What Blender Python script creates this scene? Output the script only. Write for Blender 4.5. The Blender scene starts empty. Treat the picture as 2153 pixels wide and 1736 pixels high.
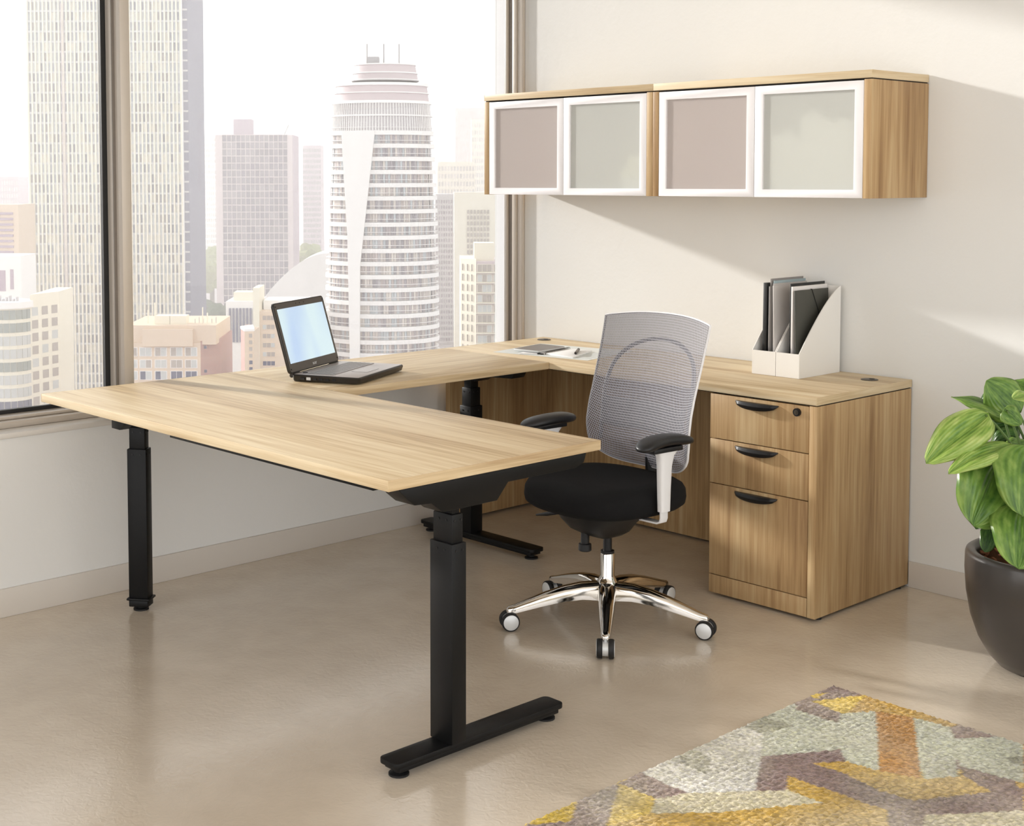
import bpy, bmesh, math, random
from mathutils import Vector, Matrix, noise

random.seed(7)
PI = math.pi
scene = bpy.context.scene
col = scene.collection

# ------------------------------------------------------------------ camera
W, H = 2153.0, 1736.0
CAM = Vector((4.2818, -4.5184, 1.4649))
YAW, PITCH, ROLL, FPX, PPX, PPY = 0.8376, -0.0582, -0.0015, 2892.15, 915.0, 543.8
_f = Vector((-math.sin(YAW) * math.cos(PITCH), math.cos(YAW) * math.cos(PITCH), math.sin(PITCH)))
_r = _f.cross(Vector((0, 0, 1))).normalized()
_u = _r.cross(_f)
_r2 = math.cos(ROLL) * _r + math.sin(ROLL) * _u
_u2 = -math.sin(ROLL) * _r + math.cos(ROLL) * _u
cam_data = bpy.data.cameras.new('camera')
cam = bpy.data.objects.new('camera', cam_data)
col.objects.link(cam)
M = Matrix.Identity(4)
for i in range(3):
    M[i][0], M[i][1], M[i][2], M[i][3] = _r2[i], _u2[i], -_f[i], CAM[i]
cam.matrix_world = M
cam_data.sensor_width = 36.0
cam_data.lens = FPX * 36.0 / W
cam_data.shift_x = (W / 2 - PPX) / W
cam_data.shift_y = (PPY - H / 2) / W
cam_data.clip_start = 0.05
cam_data.clip_end = 6000
scene.camera = cam

def ray(px, py):
    return _f + _r2 * ((px - PPX) / FPX) - _u2 * ((py - PPY) / FPX)      # length 1 along the view axis
def at_depth(px, py, d):
    return CAM + ray(px, py) * d
def on_plane(px, py, axis, val):
    d = ray(px, py)
    return CAM + d * ((val - CAM[axis]) / d[axis])

# ------------------------------------------------------------------ world, sun, exposure
world = bpy.data.worlds.new('sky')
scene.world = world
world.use_nodes = True
bg = world.node_tree.nodes['Background']
bg.inputs[0].default_value = (1.0, 0.997, 0.99, 1)
bg.inputs[1].default_value = 1.55

SUN_DIR = Vector((1.0, 0.24, -0.28)).normalized()
sun_data = bpy.data.lights.new('sun', 'SUN')
sun_data.energy = 8.4
sun_data.angle = math.radians(2.6)
sun_data.color = (1.0, 0.955, 0.90)
sun = bpy.data.objects.new('sun', sun_data)
col.objects.link(sun)
sun.location = (-8, -3, 5)
sun.rotation_euler = SUN_DIR.to_track_quat('-Z', 'Y').to_euler()

vs = scene.view_settings
vs.view_transform = 'Standard'
vs.look = 'None'
vs.gamma = 1.0
vs.use_curve_mapping = False
vs.exposure = 0.50
cy = scene.cycles
cy.max_bounces = 8
cy.diffuse_bounces = 4
cy.glossy_bounces = 4
cy.transmission_bounces = 6
cy.transparent_max_bounces = 16
cy.volume_bounces = 1
cy.caustics_reflective = False
cy.caustics_refractive = True
cy.sample_clamp_indirect = 6.0
cy.use_denoising = True

# ------------------------------------------------------------------ materials
MATS = {}
def lin(c):
    return tuple(((x / 255) / 12.92 if x <= 10 else ((x / 255 + 0.055) / 1.055) ** 2.4) for x in c)
def mat_new(name):
    m = bpy.data.materials.new(name)
    m.use_nodes = True
    nt = m.node_tree
    b = nt.nodes['Principled BSDF']
    MATS[name] = m
    return m, nt, b
def plain(name, rgb, rough=0.5, metal=0.0, spec=0.5, coat=0.0, bump=None):
    m, nt, b = mat_new(name)
    b.inputs['Base Color'].default_value = (*lin(rgb), 1)
    b.inputs['Roughness'].default_value = rough
    b.inputs['Metallic'].default_value = metal
    b.inputs['Specular IOR Level'].default_value = spec
    b.inputs['Coat Weight'].default_value = coat
    # fine procedural grain so that no surface is perfectly even
    tc = nt.nodes.new('ShaderNodeTexCoord')
    n = nt.nodes.new('ShaderNodeTexNoise')
    n.inputs['Scale'].default_value = bump[0] if bump else 60
    n.inputs['Detail'].default_value = 4
    nt.links.new(tc.outputs['Object'], n.inputs['Vector'])
    if bump:
        bp = nt.nodes.new('ShaderNodeBump')
        bp.inputs['Strength'].default_value = bump[1]
        bp.inputs['Distance'].default_value = bump[2]
        nt.links.new(n.outputs['Fac'], bp.inputs['Height'])
        nt.links.new(bp.outputs['Normal'], b.inputs['Normal'])
    else:
        mr = nt.nodes.new('ShaderNodeMapRange')
        mr.inputs['To Min'].default_value = max(0.0, rough - 0.04)
        mr.inputs['To Max'].default_value = min(1.0, rough + 0.04)
        nt.links.new(n.outputs['Fac'], mr.inputs['Value'])
        nt.links.new(mr.outputs['Result'], b.inputs['Roughness'])
    return m

def wood(name, axis, light, mid, dark):
    m, nt, b = mat_new(name)
    N, L = nt.nodes.new, nt.links.new
    tc = N('ShaderNodeTexCoord'); oi = N('ShaderNodeObjectInfo')
    off = N('ShaderNodeVectorMath'); off.operation = 'SCALE'
    off.inputs[0].default_value = (3.1, 5.3, 7.7)
    L(oi.outputs['Random'], off.inputs['Scale'])
    add = N('ShaderNodeVectorMath'); add.operation = 'ADD'
    L(tc.outputs['Object'], add.inputs[0]); L(off.outputs[0], add.inputs[1])
    def layer(along, across, detail, dist):
        mp = N('ShaderNodeMapping')
        s = [across] * 3; s[axis] = along
        mp.inputs['Scale'].default_value = s
        L(add.outputs[0], mp.inputs['Vector'])
        n = N('ShaderNodeTexNoise'); n.inputs['Scale'].default_value = 1.0
        n.inputs['Detail'].default_value = detail; n.inputs['Distortion'].default_value = dist
        n.inputs['Roughness'].default_value = 0.6
        L(mp.outputs[0], n.inputs['Vector'])
        return n.outputs['Fac']
    a = layer(0.7, 9, 4, 0.9)
    bfi = layer(2.2, 75, 3, 0.3)
    c = layer(5.0, 210, 2, 0.0)
    m1 = N('ShaderNodeMath'); m1.operation = 'MULTIPLY'; m1.inputs[1].default_value = 0.55; L(a, m1.inputs[0])
    m2 = N('ShaderNodeMath'); m2.operation = 'MULTIPLY_ADD'; m2.inputs[1].default_value = 0.33; L(bfi, m2.inputs[0]); L(m1.outputs[0], m2.inputs[2])
    m3 = N('ShaderNodeMath'); m3.operation = 'MULTIPLY_ADD'; m3.inputs[1].default_value = 0.14; L(c, m3.inputs[0]); L(m2.outputs[0], m3.inputs[2])
    cr = N('ShaderNodeValToRGB')
    e = cr.color_ramp.elements
    e[0].position = 0.36; e[0].color = (*lin(dark), 1)
    e[1].position = 0.64; e[1].color = (*lin(light), 1)
    k = e.new(0.50); k.color = (*lin(mid), 1)
    L(m3.outputs[0], cr.inputs[0]); L(cr.outputs[0], b.inputs['Base Color'])
    b.inputs['Roughness'].default_value = 0.46
    b.inputs['Specular IOR Level'].default_value = 0.28
    bp = N('ShaderNodeBump'); bp.inputs['Strength'].default_value = 0.08; bp.inputs['Distance'].default_value = 0.002
    L(bfi, bp.inputs['Height']); L(bp.outputs[0], b.inputs['Normal'])
    return m

OAK = ((224, 208, 177), (206, 184, 148), (172, 145, 109))
wood_x = wood('oak_grain_x', 0, *OAK)
wood_y = wood('oak_grain_y', 1, *OAK)
OAK_SHADED = ((198, 172, 132), (176, 145, 104), (140, 108, 73))  # same oak, with the shade on upright panels put into darker tones
wood_z_shaded = wood('oak_grain_z_shaded', 2, *OAK_SHADED)

def plaster():
    m, nt, b = mat_new('wall_plaster')
    N, L = nt.nodes.new, nt.links.new
    tc = N('ShaderNodeTexCoord')
    n = N('ShaderNodeTexNoise'); n.inputs['Scale'].default_value = 38; n.inputs['Detail'].default_value = 5
    L(tc.outputs['Object'], n.inputs['Vector'])
    bp = N('ShaderNodeBump'); bp.inputs['Strength'].default_value = 0.22; bp.inputs['Distance'].default_value = 0.004
    L(n.outputs['Fac'], bp.inputs['Height']); L(bp.outputs[0], b.inputs['Normal'])
    b.inputs['Base Color'].default_value = (*lin((228, 228, 226)), 1)
    b.inputs['Roughness'].default_value = 0.75
    b.inputs['Specular IOR Level'].default_value = 0.2
    return m
plaster_mat = plaster()

def concrete():
    m, nt, b = mat_new('polished_concrete')
    N, L = nt.nodes.new, nt.links.new
    tc = N('ShaderNodeTexCoord')
    def no(scale, detail, dist=0.0):
        n = N('ShaderNodeTexNoise'); n.inputs['Scale'].default_value = scale; n.inputs['Detail'].default_value = detail
        n.inputs['Distortion'].default_value = dist
        L(tc.outputs['Object'], n.inputs['Vector']); return n.outputs['Fac']
    big = no(1.1, 4, 0.3); mid = no(7, 4, 0.2); fine = no(48, 6, 0.8)
    cr = N('ShaderNodeValToRGB'); e = cr.color_ramp.elements
    e[0].position = 0.33; e[0].color = (*lin((194, 180, 162)), 1)
    e[1].position = 0.70; e[1].color = (*lin((214, 202, 185)), 1)
    mx = N('ShaderNodeMath'); mx.operation = 'MULTIPLY_ADD'; mx.inputs[1].default_value = 0.35
    sc_ = N('ShaderNodeMath'); sc_.operation = 'MULTIPLY'; sc_.inputs[1].default_value = 0.68; L(big, sc_.inputs[0])
    L(mid, mx.inputs[0]); L(sc_.outputs[0], mx.inputs[2])
    L(mx.outputs[0], cr.inputs[0]); L(cr.outputs[0], b.inputs['Base Color'])
    mr = N('ShaderNodeMapRange'); mr.inputs['To Min'].default_value = 0.16; mr.inputs['To Max'].default_value = 0.30
    L(mid, mr.inputs['Value']); L(mr.outputs[0], b.inputs['Roughness'])
    bp = N('ShaderNodeBump'); bp.inputs['Strength'].default_value = 0.45; bp.inputs['Distance'].default_value = 0.0026
    L(fine, bp.inputs['Height']); L(bp.outputs[0], b.inputs['Normal'])
    bc = N('ShaderNodeBump'); bc.inputs['Strength'].default_value = 0.22; bc.inputs['Distance'].default_value = 0.0016
    L(fine, bc.inputs['Height']); L(bc.outputs[0], b.inputs['Coat Normal'])
    b.inputs['Specular IOR Level'].default_value = 0.6
    b.inputs['Coat Weight'].default_value = 0.55; b.inputs['Coat Roughness'].default_value = 0.13; b.inputs['Coat IOR'].default_value = 1.6
    return m
concrete_mat = concrete()

def clear_glass():
    m, nt, b = mat_new('window_glass')
    N, L = nt.nodes.new, nt.links.new
    nt.nodes.remove(b)
    out = nt.nodes['Material Output']
    t = N('ShaderNodeBsdfTransparent'); t.inputs[0].default_value = (0.74, 0.742, 0.74, 1)
    g = N('ShaderNodeBsdfGlossy'); g.inputs['Roughness'].default_value = 0.01
    fr = N('ShaderNodeFresnel'); fr.inputs['IOR'].default_value = 1.25
    mx = N('ShaderNodeMixShader')
    L(fr.outputs[0], mx.inputs[0]); L(t.outputs[0], mx.inputs[1]); L(g.outputs[0], mx.inputs[2]); L(mx.outputs[0], out.inputs[0])
    return m
glass_mat = clear_glass()

def frosted(name, rgb):
    m, nt, b = mat_new(name)
    N, L = nt.nodes.new, nt.links.new
    out = nt.nodes['Material Output']
    b.inputs['Base Color'].default_value = (*lin(rgb), 1)
    b.inputs['Roughness'].default_value = 0.3
    t = N('ShaderNodeBsdfTranslucent'); t.inputs[0].default_value = (*lin(rgb), 1)
    rf = N('ShaderNodeBsdfRefraction'); rf.inputs['Roughness'].default_value = 0.07; rf.inputs['IOR'].default_value = 1.03
    rf.inputs[0].default_value = (0.97, 0.97, 0.97, 1)
    n = N('ShaderNodeTexNoise'); n.inputs['Scale'].default_value = 900
    bp = N('ShaderNodeBump'); bp.inputs['Strength'].default_value = 0.04; L(n.outputs['Fac'], bp.inputs['Height']); L(bp.outputs[0], b.inputs['Normal'])
    m1 = N('ShaderNodeMixShader'); m1.inputs[0].default_value = 0.44
    m0 = N('ShaderNodeMixShader'); m0.inputs[0].default_value = 0.25; L(b.outputs[0], m0.inputs[1]); L(t.outputs[0], m0.inputs[2])
    L(m0.outputs[0], m1.inputs[1]); L(rf.outputs[0], m1.inputs[2])
    L(m1.outputs[0], out.inputs[0])
    return m
frost_cool = frosted('frosted_glass_cool', (244, 246, 241))
frost_warm = frosted('frosted_glass_warm', (240, 230, 226))

black_metal = plain('black_powder_coat', (15, 15, 16), 0.42, 0, 0.22)
black_plastic = plain('black_plastic', (20, 20, 22), 0.42, 0, 0.35)
black_soft = plain('black_soft_pad', (24, 24, 26), 0.36, 0, 0.4)
black_rubber = plain('black_rubber', (16, 16, 17), 0.6)
chrome = plain('polished_aluminium', (214, 210, 204), 0.10, 1.0)
white_plastic = plain('white_plastic', (226, 226, 228), 0.35)
silver_cap = plain('satin_silver_cap', (214, 216, 217), 0.35, 0.25)
alu_frame = plain('white_aluminium', (240, 238, 240), 0.4, 0.1)
win_metal = plain('bronze_grey_aluminium', (196, 187, 176), 0.35, 0.15)
win_dark = plain('dark_aluminium', (128, 120, 112), 0.4, 0.2)
gasket = plain('black_gasket', (24, 24, 24), 0.55)
sill_paint = plain('sill_paint', (222, 218, 212), 0.45)
ext_white = plain('white_exterior_cladding', (248, 247, 248), 0.6)
board_paint = plain('baseboard_paint', (214, 208, 200), 0.5)
ceil_paint = plain('ceiling_paint', (238, 234, 228), 0.8)
dark_gap = plain('shadow_gap_black', (20, 16, 12), 0.8)
fabric_black = plain('black_seat_fabric', (24, 24, 25), 0.9, 0, 0.15, 0, (700, 0.35, 0.002))
card_white = plain('white_card', (236, 234, 230), 0.6)
paper_white = plain('paper_white', (246, 246, 246), 0.7)
grommet_mat = plain('dark_bronze_plastic', (62, 55, 46), 0.4)
pot_mat = plain('charcoal_ceramic', (66, 62, 60), 0.33, 0.15, 0.5, 0.2)
soil_mat = plain('bark_soil', (78, 48, 30), 0.95, 0, 0.1, 0, (60, 1.0, 0.02))

# ------------------------------------------------------------------ mesh helpers
class MB:
    def __init__(self):
        self.v, self.f = [], []
    def add(self, vs_, fs_):
        o = len(self.v)
        self.v += [Vector(p) for p in vs_]
        self.f += [tuple(o + i for i in q) for q in fs_]
        return self
    def box(self, x0, x1, y0, y1, z0, z1):
        return self.add([(x0, y0, z0), (x1, y0, z0), (x1, y1, z0), (x0, y1, z0), (x0, y0, z1), (x1, y0, z1), (x1, y1, z1), (x0, y1, z1)],
                        [(0, 3, 2, 1), (4, 5, 6, 7), (0, 1, 5, 4), (1, 2, 6, 5), (2, 3, 7, 6), (3, 0, 4, 7)])
    def prism(self, poly, axis, a, b):
        # poly: 2-D outline in the plane of the other two axes, extruded from a to b along axis
        def P(p, t):
            q = [0, 0, 0]; o = [i for i in range(3) if i != axis]
            q[axis] = t; q[o[0]], q[o[1]] = p; return q
        n = len(poly)
        vs_ = [P(p, a) for p in poly] + [P(p, b) for p in poly]
        return self.add(vs_, [tuple(range(n)), tuple(range(2 * n - 1, n - 1, -1))] + [(i, n + i, n + (i + 1) % n, (i + 1) % n) for i in range(n)])
    def rings(self, rings, cap=True, closed=False):
        n = len(rings[0]); o = len(self.v)
        for r in rings: self.v += [Vector(p) for p in r]
        m = len(rings)
        for i in range(m if closed else m - 1):
            k = (i + 1) % m
            for j in range(n):
                self.f.append((o + i * n + j, o + i * n + (j + 1) % n, o + k * n + (j + 1) % n, o + k * n + j))
        if cap and not closed:
            self.f.append(tuple(o + j for j in reversed(range(n))))
            self.f.append(tuple(o + (m - 1) * n + j for j in range(n)))
        return self
    def tube(self, path, rad, n=8, closed=False, flat=1.0):
        path = [Vector(p) for p in path]; R = []
        m = len(path)
        up = Vector((0, 0, 1))
        prev = None
        for i, p in enumerate(path):
            a = path[(i - 1) % m] if (closed or i > 0) else p
            b = path[(i + 1) % m] if (closed or i < m - 1) else p
            t = (b - a).normalized()
            if prev is None:
                s = t.cross(up)
                if s.length < 1e-4: s = t.cross(Vector((1, 0, 0)))
                s.normalize()
            else:
                s = (prev - t * prev.dot(t)).normalized()
            prev = s
            w = t.cross(s)
            r = rad[i] if isinstance(rad, (list, tuple)) else rad
            R.append([p + s * (r * math.cos(2 * PI * k / n)) + w * (r * flat * math.sin(2 * PI * k / n)) for k in range(n)])
        return self.rings(R, True, closed)
    def lathe(self, prof, c=(0, 0, 0), n=32, sx=1.0, sy=1.0, cap=True):
        c = Vector(c)
        return self.rings([[c + Vector((r * sx * math.cos(2 * PI * k / n), r * sy * math.sin(2 * PI * k / n), z)) for k in range(n)] for r, z in prof], cap)
    def cyl(self, a, b, r, n=16):
        return self.tube([a, b], r, n)
    def build(self, name, mat, parent=None, world=False, bevel=0.0, seg=2, smooth=False, sub=0, angle=None):
        off = Vector((0, 0, 0))
        if world and parent is not None:
            p = parent
            while p is not None:
                off += p.location; p = p.parent
        me = bpy.data.meshes.new(name)
        me.from_pydata([v - off for v in self.v], [], self.f)
        bm = bmesh.new(); bm.from_mesh(me)
        bmesh.ops.remove_doubles(bm, verts=bm.verts, dist=1e-6)
        bmesh.ops.recalc_face_normals(bm, faces=bm.faces)
        if bevel > 0:
            ed = [e for e in bm.edges if len(e.link_faces) == 2 and e.calc_face_angle(0) > 0.5]
            bmesh.ops.bevel(bm, geom=ed, offset=bevel, segments=seg, affect='EDGES', profile=0.5, clamp_overlap=True)
        bm.to_mesh(me); bm.free()
        me.materials.append(mat)
        if smooth or bevel > 0:
            me.polygons.foreach_set('use_smooth', [True] * len(me.polygons))
            if angle is None: angle = 24 if bevel > 0 else 40
            me.set_sharp_from_angle(angle=math.radians(angle))
        o = bpy.data.objects.new(name, me)
        col.objects.link(o)
        if parent is not None: o.parent = parent
        if sub:
            md = o.modifiers.new('subdivision', 'SUBSURF'); md.levels = sub; md.render_levels = sub
        return o

def box(name, dims, mat, parent=None, bevel=0.0, world=True):
    return MB().box(*dims).build(name, mat, parent, world=world, bevel=bevel)
def tag(o, label, cat, group=None, kind=None):
    o['label'] = label; o['category'] = cat
    if group: o['group'] = group
    if kind: o['kind'] = kind
    return o
def thing(name, label, cat, loc=(0, 0, 0), rz=0.0, group=None):
    o = bpy.data.objects.new(name, None)
    o.empty_display_size = 0.1
    col.objects.link(o)
    o.location = loc; o.rotation_euler = (0, 0, rz)
    return tag(o, label, cat, group)
def struct(o, label=None):
    o['kind'] = 'structure'
    if label: o['label'] = label
    return o
def copy_tree(o, parent=None):
    c = o.copy(); col.objects.link(c); c.parent = parent
    for ch in list(o.children): copy_tree(ch, c)
    return c

# ================================================================== the room
WX = -0.060          # inner face of the low wall under the window
FX = -0.130          # inner face of the window frame
GX = -0.225          # glass
WY = 0.004           # cabinet wall
CEIL = 2.86
WIN_Z0, WIN_Z1 = 0.619, 2.70
Y_FAR = -6.8
X_FAR = 6.2
struct(box('floor', (-0.32, X_FAR, Y_FAR, 0.12, -0.10, 0.0), concrete_mat), 'polished beige concrete floor')
struct(box('wall_right', (-0.32, X_FAR, WY, 0.14, 0.0, CEIL), plaster_mat), 'white plaster wall behind the overhead cabinets')
struct(box('wall_left', (-0.32, WX, Y_FAR, WY, 0.0, 0.600), plaster_mat), 'low plaster wall under the window')
struct(box('wall_left_header', (-0.32, WX, Y_FAR, WY, WIN_Z1 + 0.02, CEIL), plaster_mat), 'plaster band above the window')
struct(box('ceiling', (-0.32, X_FAR, Y_FAR, 0.14, CEIL, CEIL + 0.1), ceil_paint), 'white ceiling')
struct(box('baseboard_left', (WX, WX + 0.012, Y_FAR, WY, 0.0, 0.096), board_paint, bevel=0.002), 'painted baseboard under the window')
struct(box('baseboard_right', (1.806, X_FAR, WY - 0.012, WY, 0.0, 0.093), board_paint, bevel=0.002), 'painted baseboard along the cabinet wall')
struct(box('window_sill', (-0.30, WX + 0.008, Y_FAR, WY - 0.001, 0.600, 0.619), sill_paint, bevel=0.004), 'pale window sill board')

win = bpy.data.objects.new('window_1', None); col.objects.link(win)
win.location = (FX, -2.0, WIN_Z0)
struct(win, 'large aluminium office window with two tall panes')
def wpart(name, d, m, bev=0.002): return MB().box(*d).build(name, m, win, world=True, bevel=bev)
wpart('bottom_rail', (GX - 0.02, FX, Y_FAR, -0.012, WIN_Z0, WIN_Z0 + 0.024), win_metal, 0.006)
wpart('bottom_rail_step', (GX - 0.02, FX - 0.03, Y_FAR, -0.02, WIN_Z0 + 0.024, WIN_Z0 + 0.036), win_metal, 0.005)
wpart('top_rail', (GX - 0.02, FX, Y_FAR, -0.012, WIN_Z1 - 0.05, WIN_Z1 + 0.02), win_metal)
# central mullion with its recessed seam
MY0, MY1 = -2.053, -2.013
wpart('mullion', (GX - 0.02, FX, MY0, MY1, WIN_Z0 + 0.02, WIN_Z1 - 0.04), win_metal, 0.004)
wpart('mullion_side', (GX - 0.02, FX - 0.042, MY0 - 0.010, MY0 + 0.004, WIN_Z0 + 0.02, WIN_Z1 - 0.04), win_metal, 0.002)
wpart('mullion_seam', (FX - 0.045, FX - 0.040, MY0 - 0.011, MY0 + 0.004, WIN_Z0 + 0.02, WIN_Z1 - 0.04), win_dark, 0.0)
# jamb strips in the reveal beside the cabinet wall
wpart('jamb', (-0.158, -0.122, -0.014, WY - 0.001, WIN_Z0, WIN_Z1), win_metal, 0.004)
wpart('jamb_middle', (-0.186, -0.158, -0.020, WY - 0.001, WIN_Z0, WIN_Z1), win_metal, 0.004)
wpart('jamb_groove', (-0.214, -0.186, -0.013, WY - 0.001, WIN_Z0, WIN_Z1), win_dark, 0.003)
wpart('jamb_bead', (-0.232, -0.214, -0.022, WY - 0.001, WIN_Z0, WIN_Z1), win_metal, 0.003)
for y0, y1 in ((Y_FAR, MY0 - 0.01), (MY1, -0.02)):
    pane = MB().box(GX - 0.004, GX + 0.004, y0, y1, WIN_Z0 + 0.02, WIN_Z1 - 0.04).build('pane', glass_mat, win, world=True)
    if y1 < -1:
        MB().box(GX - 0.008, GX + 0.010, y1 - 0.020, y1, WIN_Z0 + 0.036, WIN_Z1 - 0.05).build('gasket', gasket, pane, world=True)
        MB().box(GX - 0.008, GX + 0.010, y0, y1 - 0.020, WIN_Z0 + 0.036, WIN_Z0 + 0.050).build('gasket', gasket, pane, world=True)
    else:
        MB().box(GX - 0.008, GX + 0.010, y0, y1, WIN_Z0 + 0.036, WIN_Z0 + 0.044).build('gasket', gasket, pane, world=True)
wpart('outer_fin', (-0.285, GX - 0.010, -0.019, WY - 0.001, WIN_Z0, WIN_Z1), ext_white, 0.0)

# ================================================================== furniture: fixed desk with pedestal
TOPZ, TT = 0.748, 0.027
UZ = TOPZ - TT
DL, DD = 1.803, 0.608
cr = thing('credenza_desk', 'oak credenza desk with drawer pedestal standing against the cabinet wall', 'desk', (0.9, -0.3, 0))
box('desktop', (0.002, DL - 0.002, -DD, -0.001, UZ, TOPZ), wood_x, cr, 0.001)
for xa in (0.0, DL - 0.0021): box('edge_band', (xa, xa + 0.0021, -DD, -0.001, UZ, TOPZ), wood_y, cr, 0.0006)
box('shadow_gap', (0.004, DL - 0.004, -DD + 0.012, -0.006, UZ - 0.004, UZ), dark_gap, cr)
box('end_panel', (0.0, 0.027, -DD + 0.005, -0.004, 0.010, UZ - 0.004), wood_z_shaded, cr, 0.001)
box('end_panel', (DL - 0.030, DL, -DD + 0.004, -0.004, 0.010, UZ - 0.004), wood_z_shaded, cr, 0.001)
box('back_panel', (0.027, 1.372, -0.040, -0.018, 0.007, UZ - 0.004), wood_z_shaded, cr, 0.001)
ped = box('pedestal_body', (1.376, DL - 0.031, -DD + 0.026, -0.006, 0.010, UZ - 0.004), wood_z_shaded, cr, 0.001)
FYF, FYB = -DD + 0.006, -DD + 0.025
fronts = [(0.714, 0.5585), (0.5555, 0.4005), (0.3975, 0.0765)]
def pull(parent, cx, cz):
    # half-moon pull: straight top edge, bowed lip
    n = 14; w = 0.086; m = MB(); R = []
    for i in range(n + 1):
        t = -1 + 2 * i / n
        x = cx + w * t
        k = math.sqrt(max(0.0, 1 - t * t))
        d = 0.004 + 0.024 * k; h = 0.004 + 0.021 * k
        z = cz + 0.009
        R.append([(x, FYF - 0.0002, z), (x, FYF - d * 0.72, z), (x, FYF - d, z - 0.004 - h * 0.25), (x, FYF - d * 0.9, z - h * 0.8), (x, FYF - d * 0.7, z - h), (x, FYF - 0.0002, z - h * 0.55)])
    m.rings(R)
    return m.build('pull', black_plastic, parent, world=True, smooth=True, angle=50)
for i, (z1, z0) in enumerate(fronts):
    d = box('drawer', (1.374, 1.770, FYF, FYB, z0, z1), wood_z_shaded, cr, 0.0012)
    pull(d, 1.567, z1 - 0.0205)
    if i == 0:
        lk = MB().tube([(1.727, FYF - 0.009, 0.691), (1.727, FYF, 0.691)], 0.0135, 24).build('lock', black_plastic, d, world=True, smooth=True)
        lk2 = MB().tube([(1.727, FYF - 0.011, 0.691), (1.727, FYF - 0.008, 0.691)], 0.0085, 20)
        lk2.box(1.7262, 1.7278, FYF - 0.0125, FYF - 0.0108, 0.6865, 0.6955)
        lk2.build('keyhole', grommet_mat, d, world=True, smooth=True)
box('toe_panel', (1.374, 1.770, FYF, FYB, 0.010, 0.0735), wood_z_shaded, cr, 0.0012)
for x, y in ((0.014, -0.56), (0.014, -0.05), (DL - 0.015, -0.56), (DL - 0.015, -0.05), (1.40, -0.55)):
    MB().cyl((x, y, 0), (x, y, 0.0105), 0.012, 12).build('glide', black_rubber, cr, world=True)
for x, y in ((0.079, -0.082), (1.703, -0.116)):
    g = MB().lathe([(0.0302, 0.0), (0.0302, 0.0022), (0.027, 0.0032), (0.0, 0.0032)], (x, y, TOPZ - 0.0005), 32).build('grommet', grommet_mat, cr, world=True, smooth=True)
    MB().lathe([(0.010, 0.0030), (0.010, 0.0040), (0.0, 0.0042)], (x + 0.006, y + 0.006, TOPZ - 0.0005), 16).build('grommet_slot', dark_gap, g, world=True, smooth=True)

# ================================================================== furniture: height-adjustable L desk
dk = thing('standing_desk', 'L-shaped height-adjustable oak desk on black telescopic steel legs', 'desk', (0.9, -1.9, 0))
YB, YS, YN = -0.611, -1.6765, -2.4395     # bridge end, seam, near edge
box('desktop', (0.002, 1.804, YN, YS - 0.0012, UZ, TOPZ), wood_x, dk, 0.001)
for xa in (0.0, 1.8039): box('edge_band', (xa, xa + 0.0021, YN, YS - 0.0012, UZ, TOPZ), wood_y, dk, 0.0006)
box('bridge_top', (0.0, 0.608, YS + 0.0012, YB, UZ, TOPZ), wood_y, dk, 0.001)
def turned(mb, cx, cy_, ang):
    ca, sa = math.cos(ang), math.sin(ang)
    for v in mb.v:
        x, y = v.x - cx, v.y - cy_
        v.x, v.y = cx + x * ca - y * sa, cy_ + x * sa + y * ca
    return mb
ST1, ST2 = 0.555, 0.628
def leg(px_, py_, la, lb, ang=0.0):
    # telescopic column: outer tube at the bottom, two slimmer stages above
    z0 = 0.043; k = 0.006
    def stage(m, kk, za, zb): return turned(MB().box(px_ - la + kk, px_ + la - kk, py_ - lb + kk, py_ + lb - kk, za, zb), px_, py_, ang)
    o = stage(0, 0, z0, ST1).build('leg', black_metal, dk, world=True, bevel=0.003)
    stage(0, k, ST1 - 0.01, ST2).build('middle_stage', black_metal, o, world=True, bevel=0.003)
    stage(0, 2 * k, ST2 - 0.01, UZ - 0.004).build('inner_stage', black_metal, o, world=True, bevel=0.003)
    s = MB()
    for zz_, kk in ((ST1 - 0.018, 0.0), (ST2 - 0.016, k)):
        for dd in (-0.014, 0.014):
            s.cyl((px_ + dd, py_ - lb + kk - 0.0015, zz_), (px_ + dd, py_ - lb + kk + 0.001, zz_), 0.0032, 8)
            s.cyl((px_ + la - kk - 0.001, py_ + dd * 0.8, zz_), (px_ + la - kk + 0.0015, py_ + dd * 0.8, zz_), 0.0032, 8)
    turned(s, px_, py_, ang).build('rivets', black_plastic, o, world=True)['kind'] = 'stuff'
    return o
def rounded_bar(x0, x1, y0, y1, z0, z1, r=0.016):
    pts = []
    for cx, cy_, a0 in ((x1 - r, y1 - r, 0), (x0 + r, y1 - r, 90), (x0 + r, y0 + r, 180), (x1 - r, y0 + r, 270)):
        for k in range(5):
            a = math.radians(a0 + k * 22.5); pts.append((cx + r * math.cos(a), cy_ + r * math.sin(a)))
    return MB().prism(pts, 2, z0, z1)
def glide(x, y, parent):
    MB().lathe([(0.026, 0.0), (0.026, 0.005), (0.012, 0.008), (0.012, 0.018)], (x, y, 0), 20).build('glide', black_rubber, parent, world=True, smooth=True)
# near leg
LX, LY = 1.760, -2.205
lg = leg(LX, LY, 0.042, 0.0245)
ft = rounded_bar(LX - 0.036, LX + 0.036, -2.408, -1.808, 0.030, 0.044).build('foot', black_metal, lg, world=True, bevel=0.002)
MB().box(LX - 0.029, LX + 0.029, -2.392, -1.824, 0.016, 0.031).build('foot_underside', black_metal, ft, world=True, bevel=0.003)
for y in (-2.370, -1.846): glide(LX, y, ft)
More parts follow.
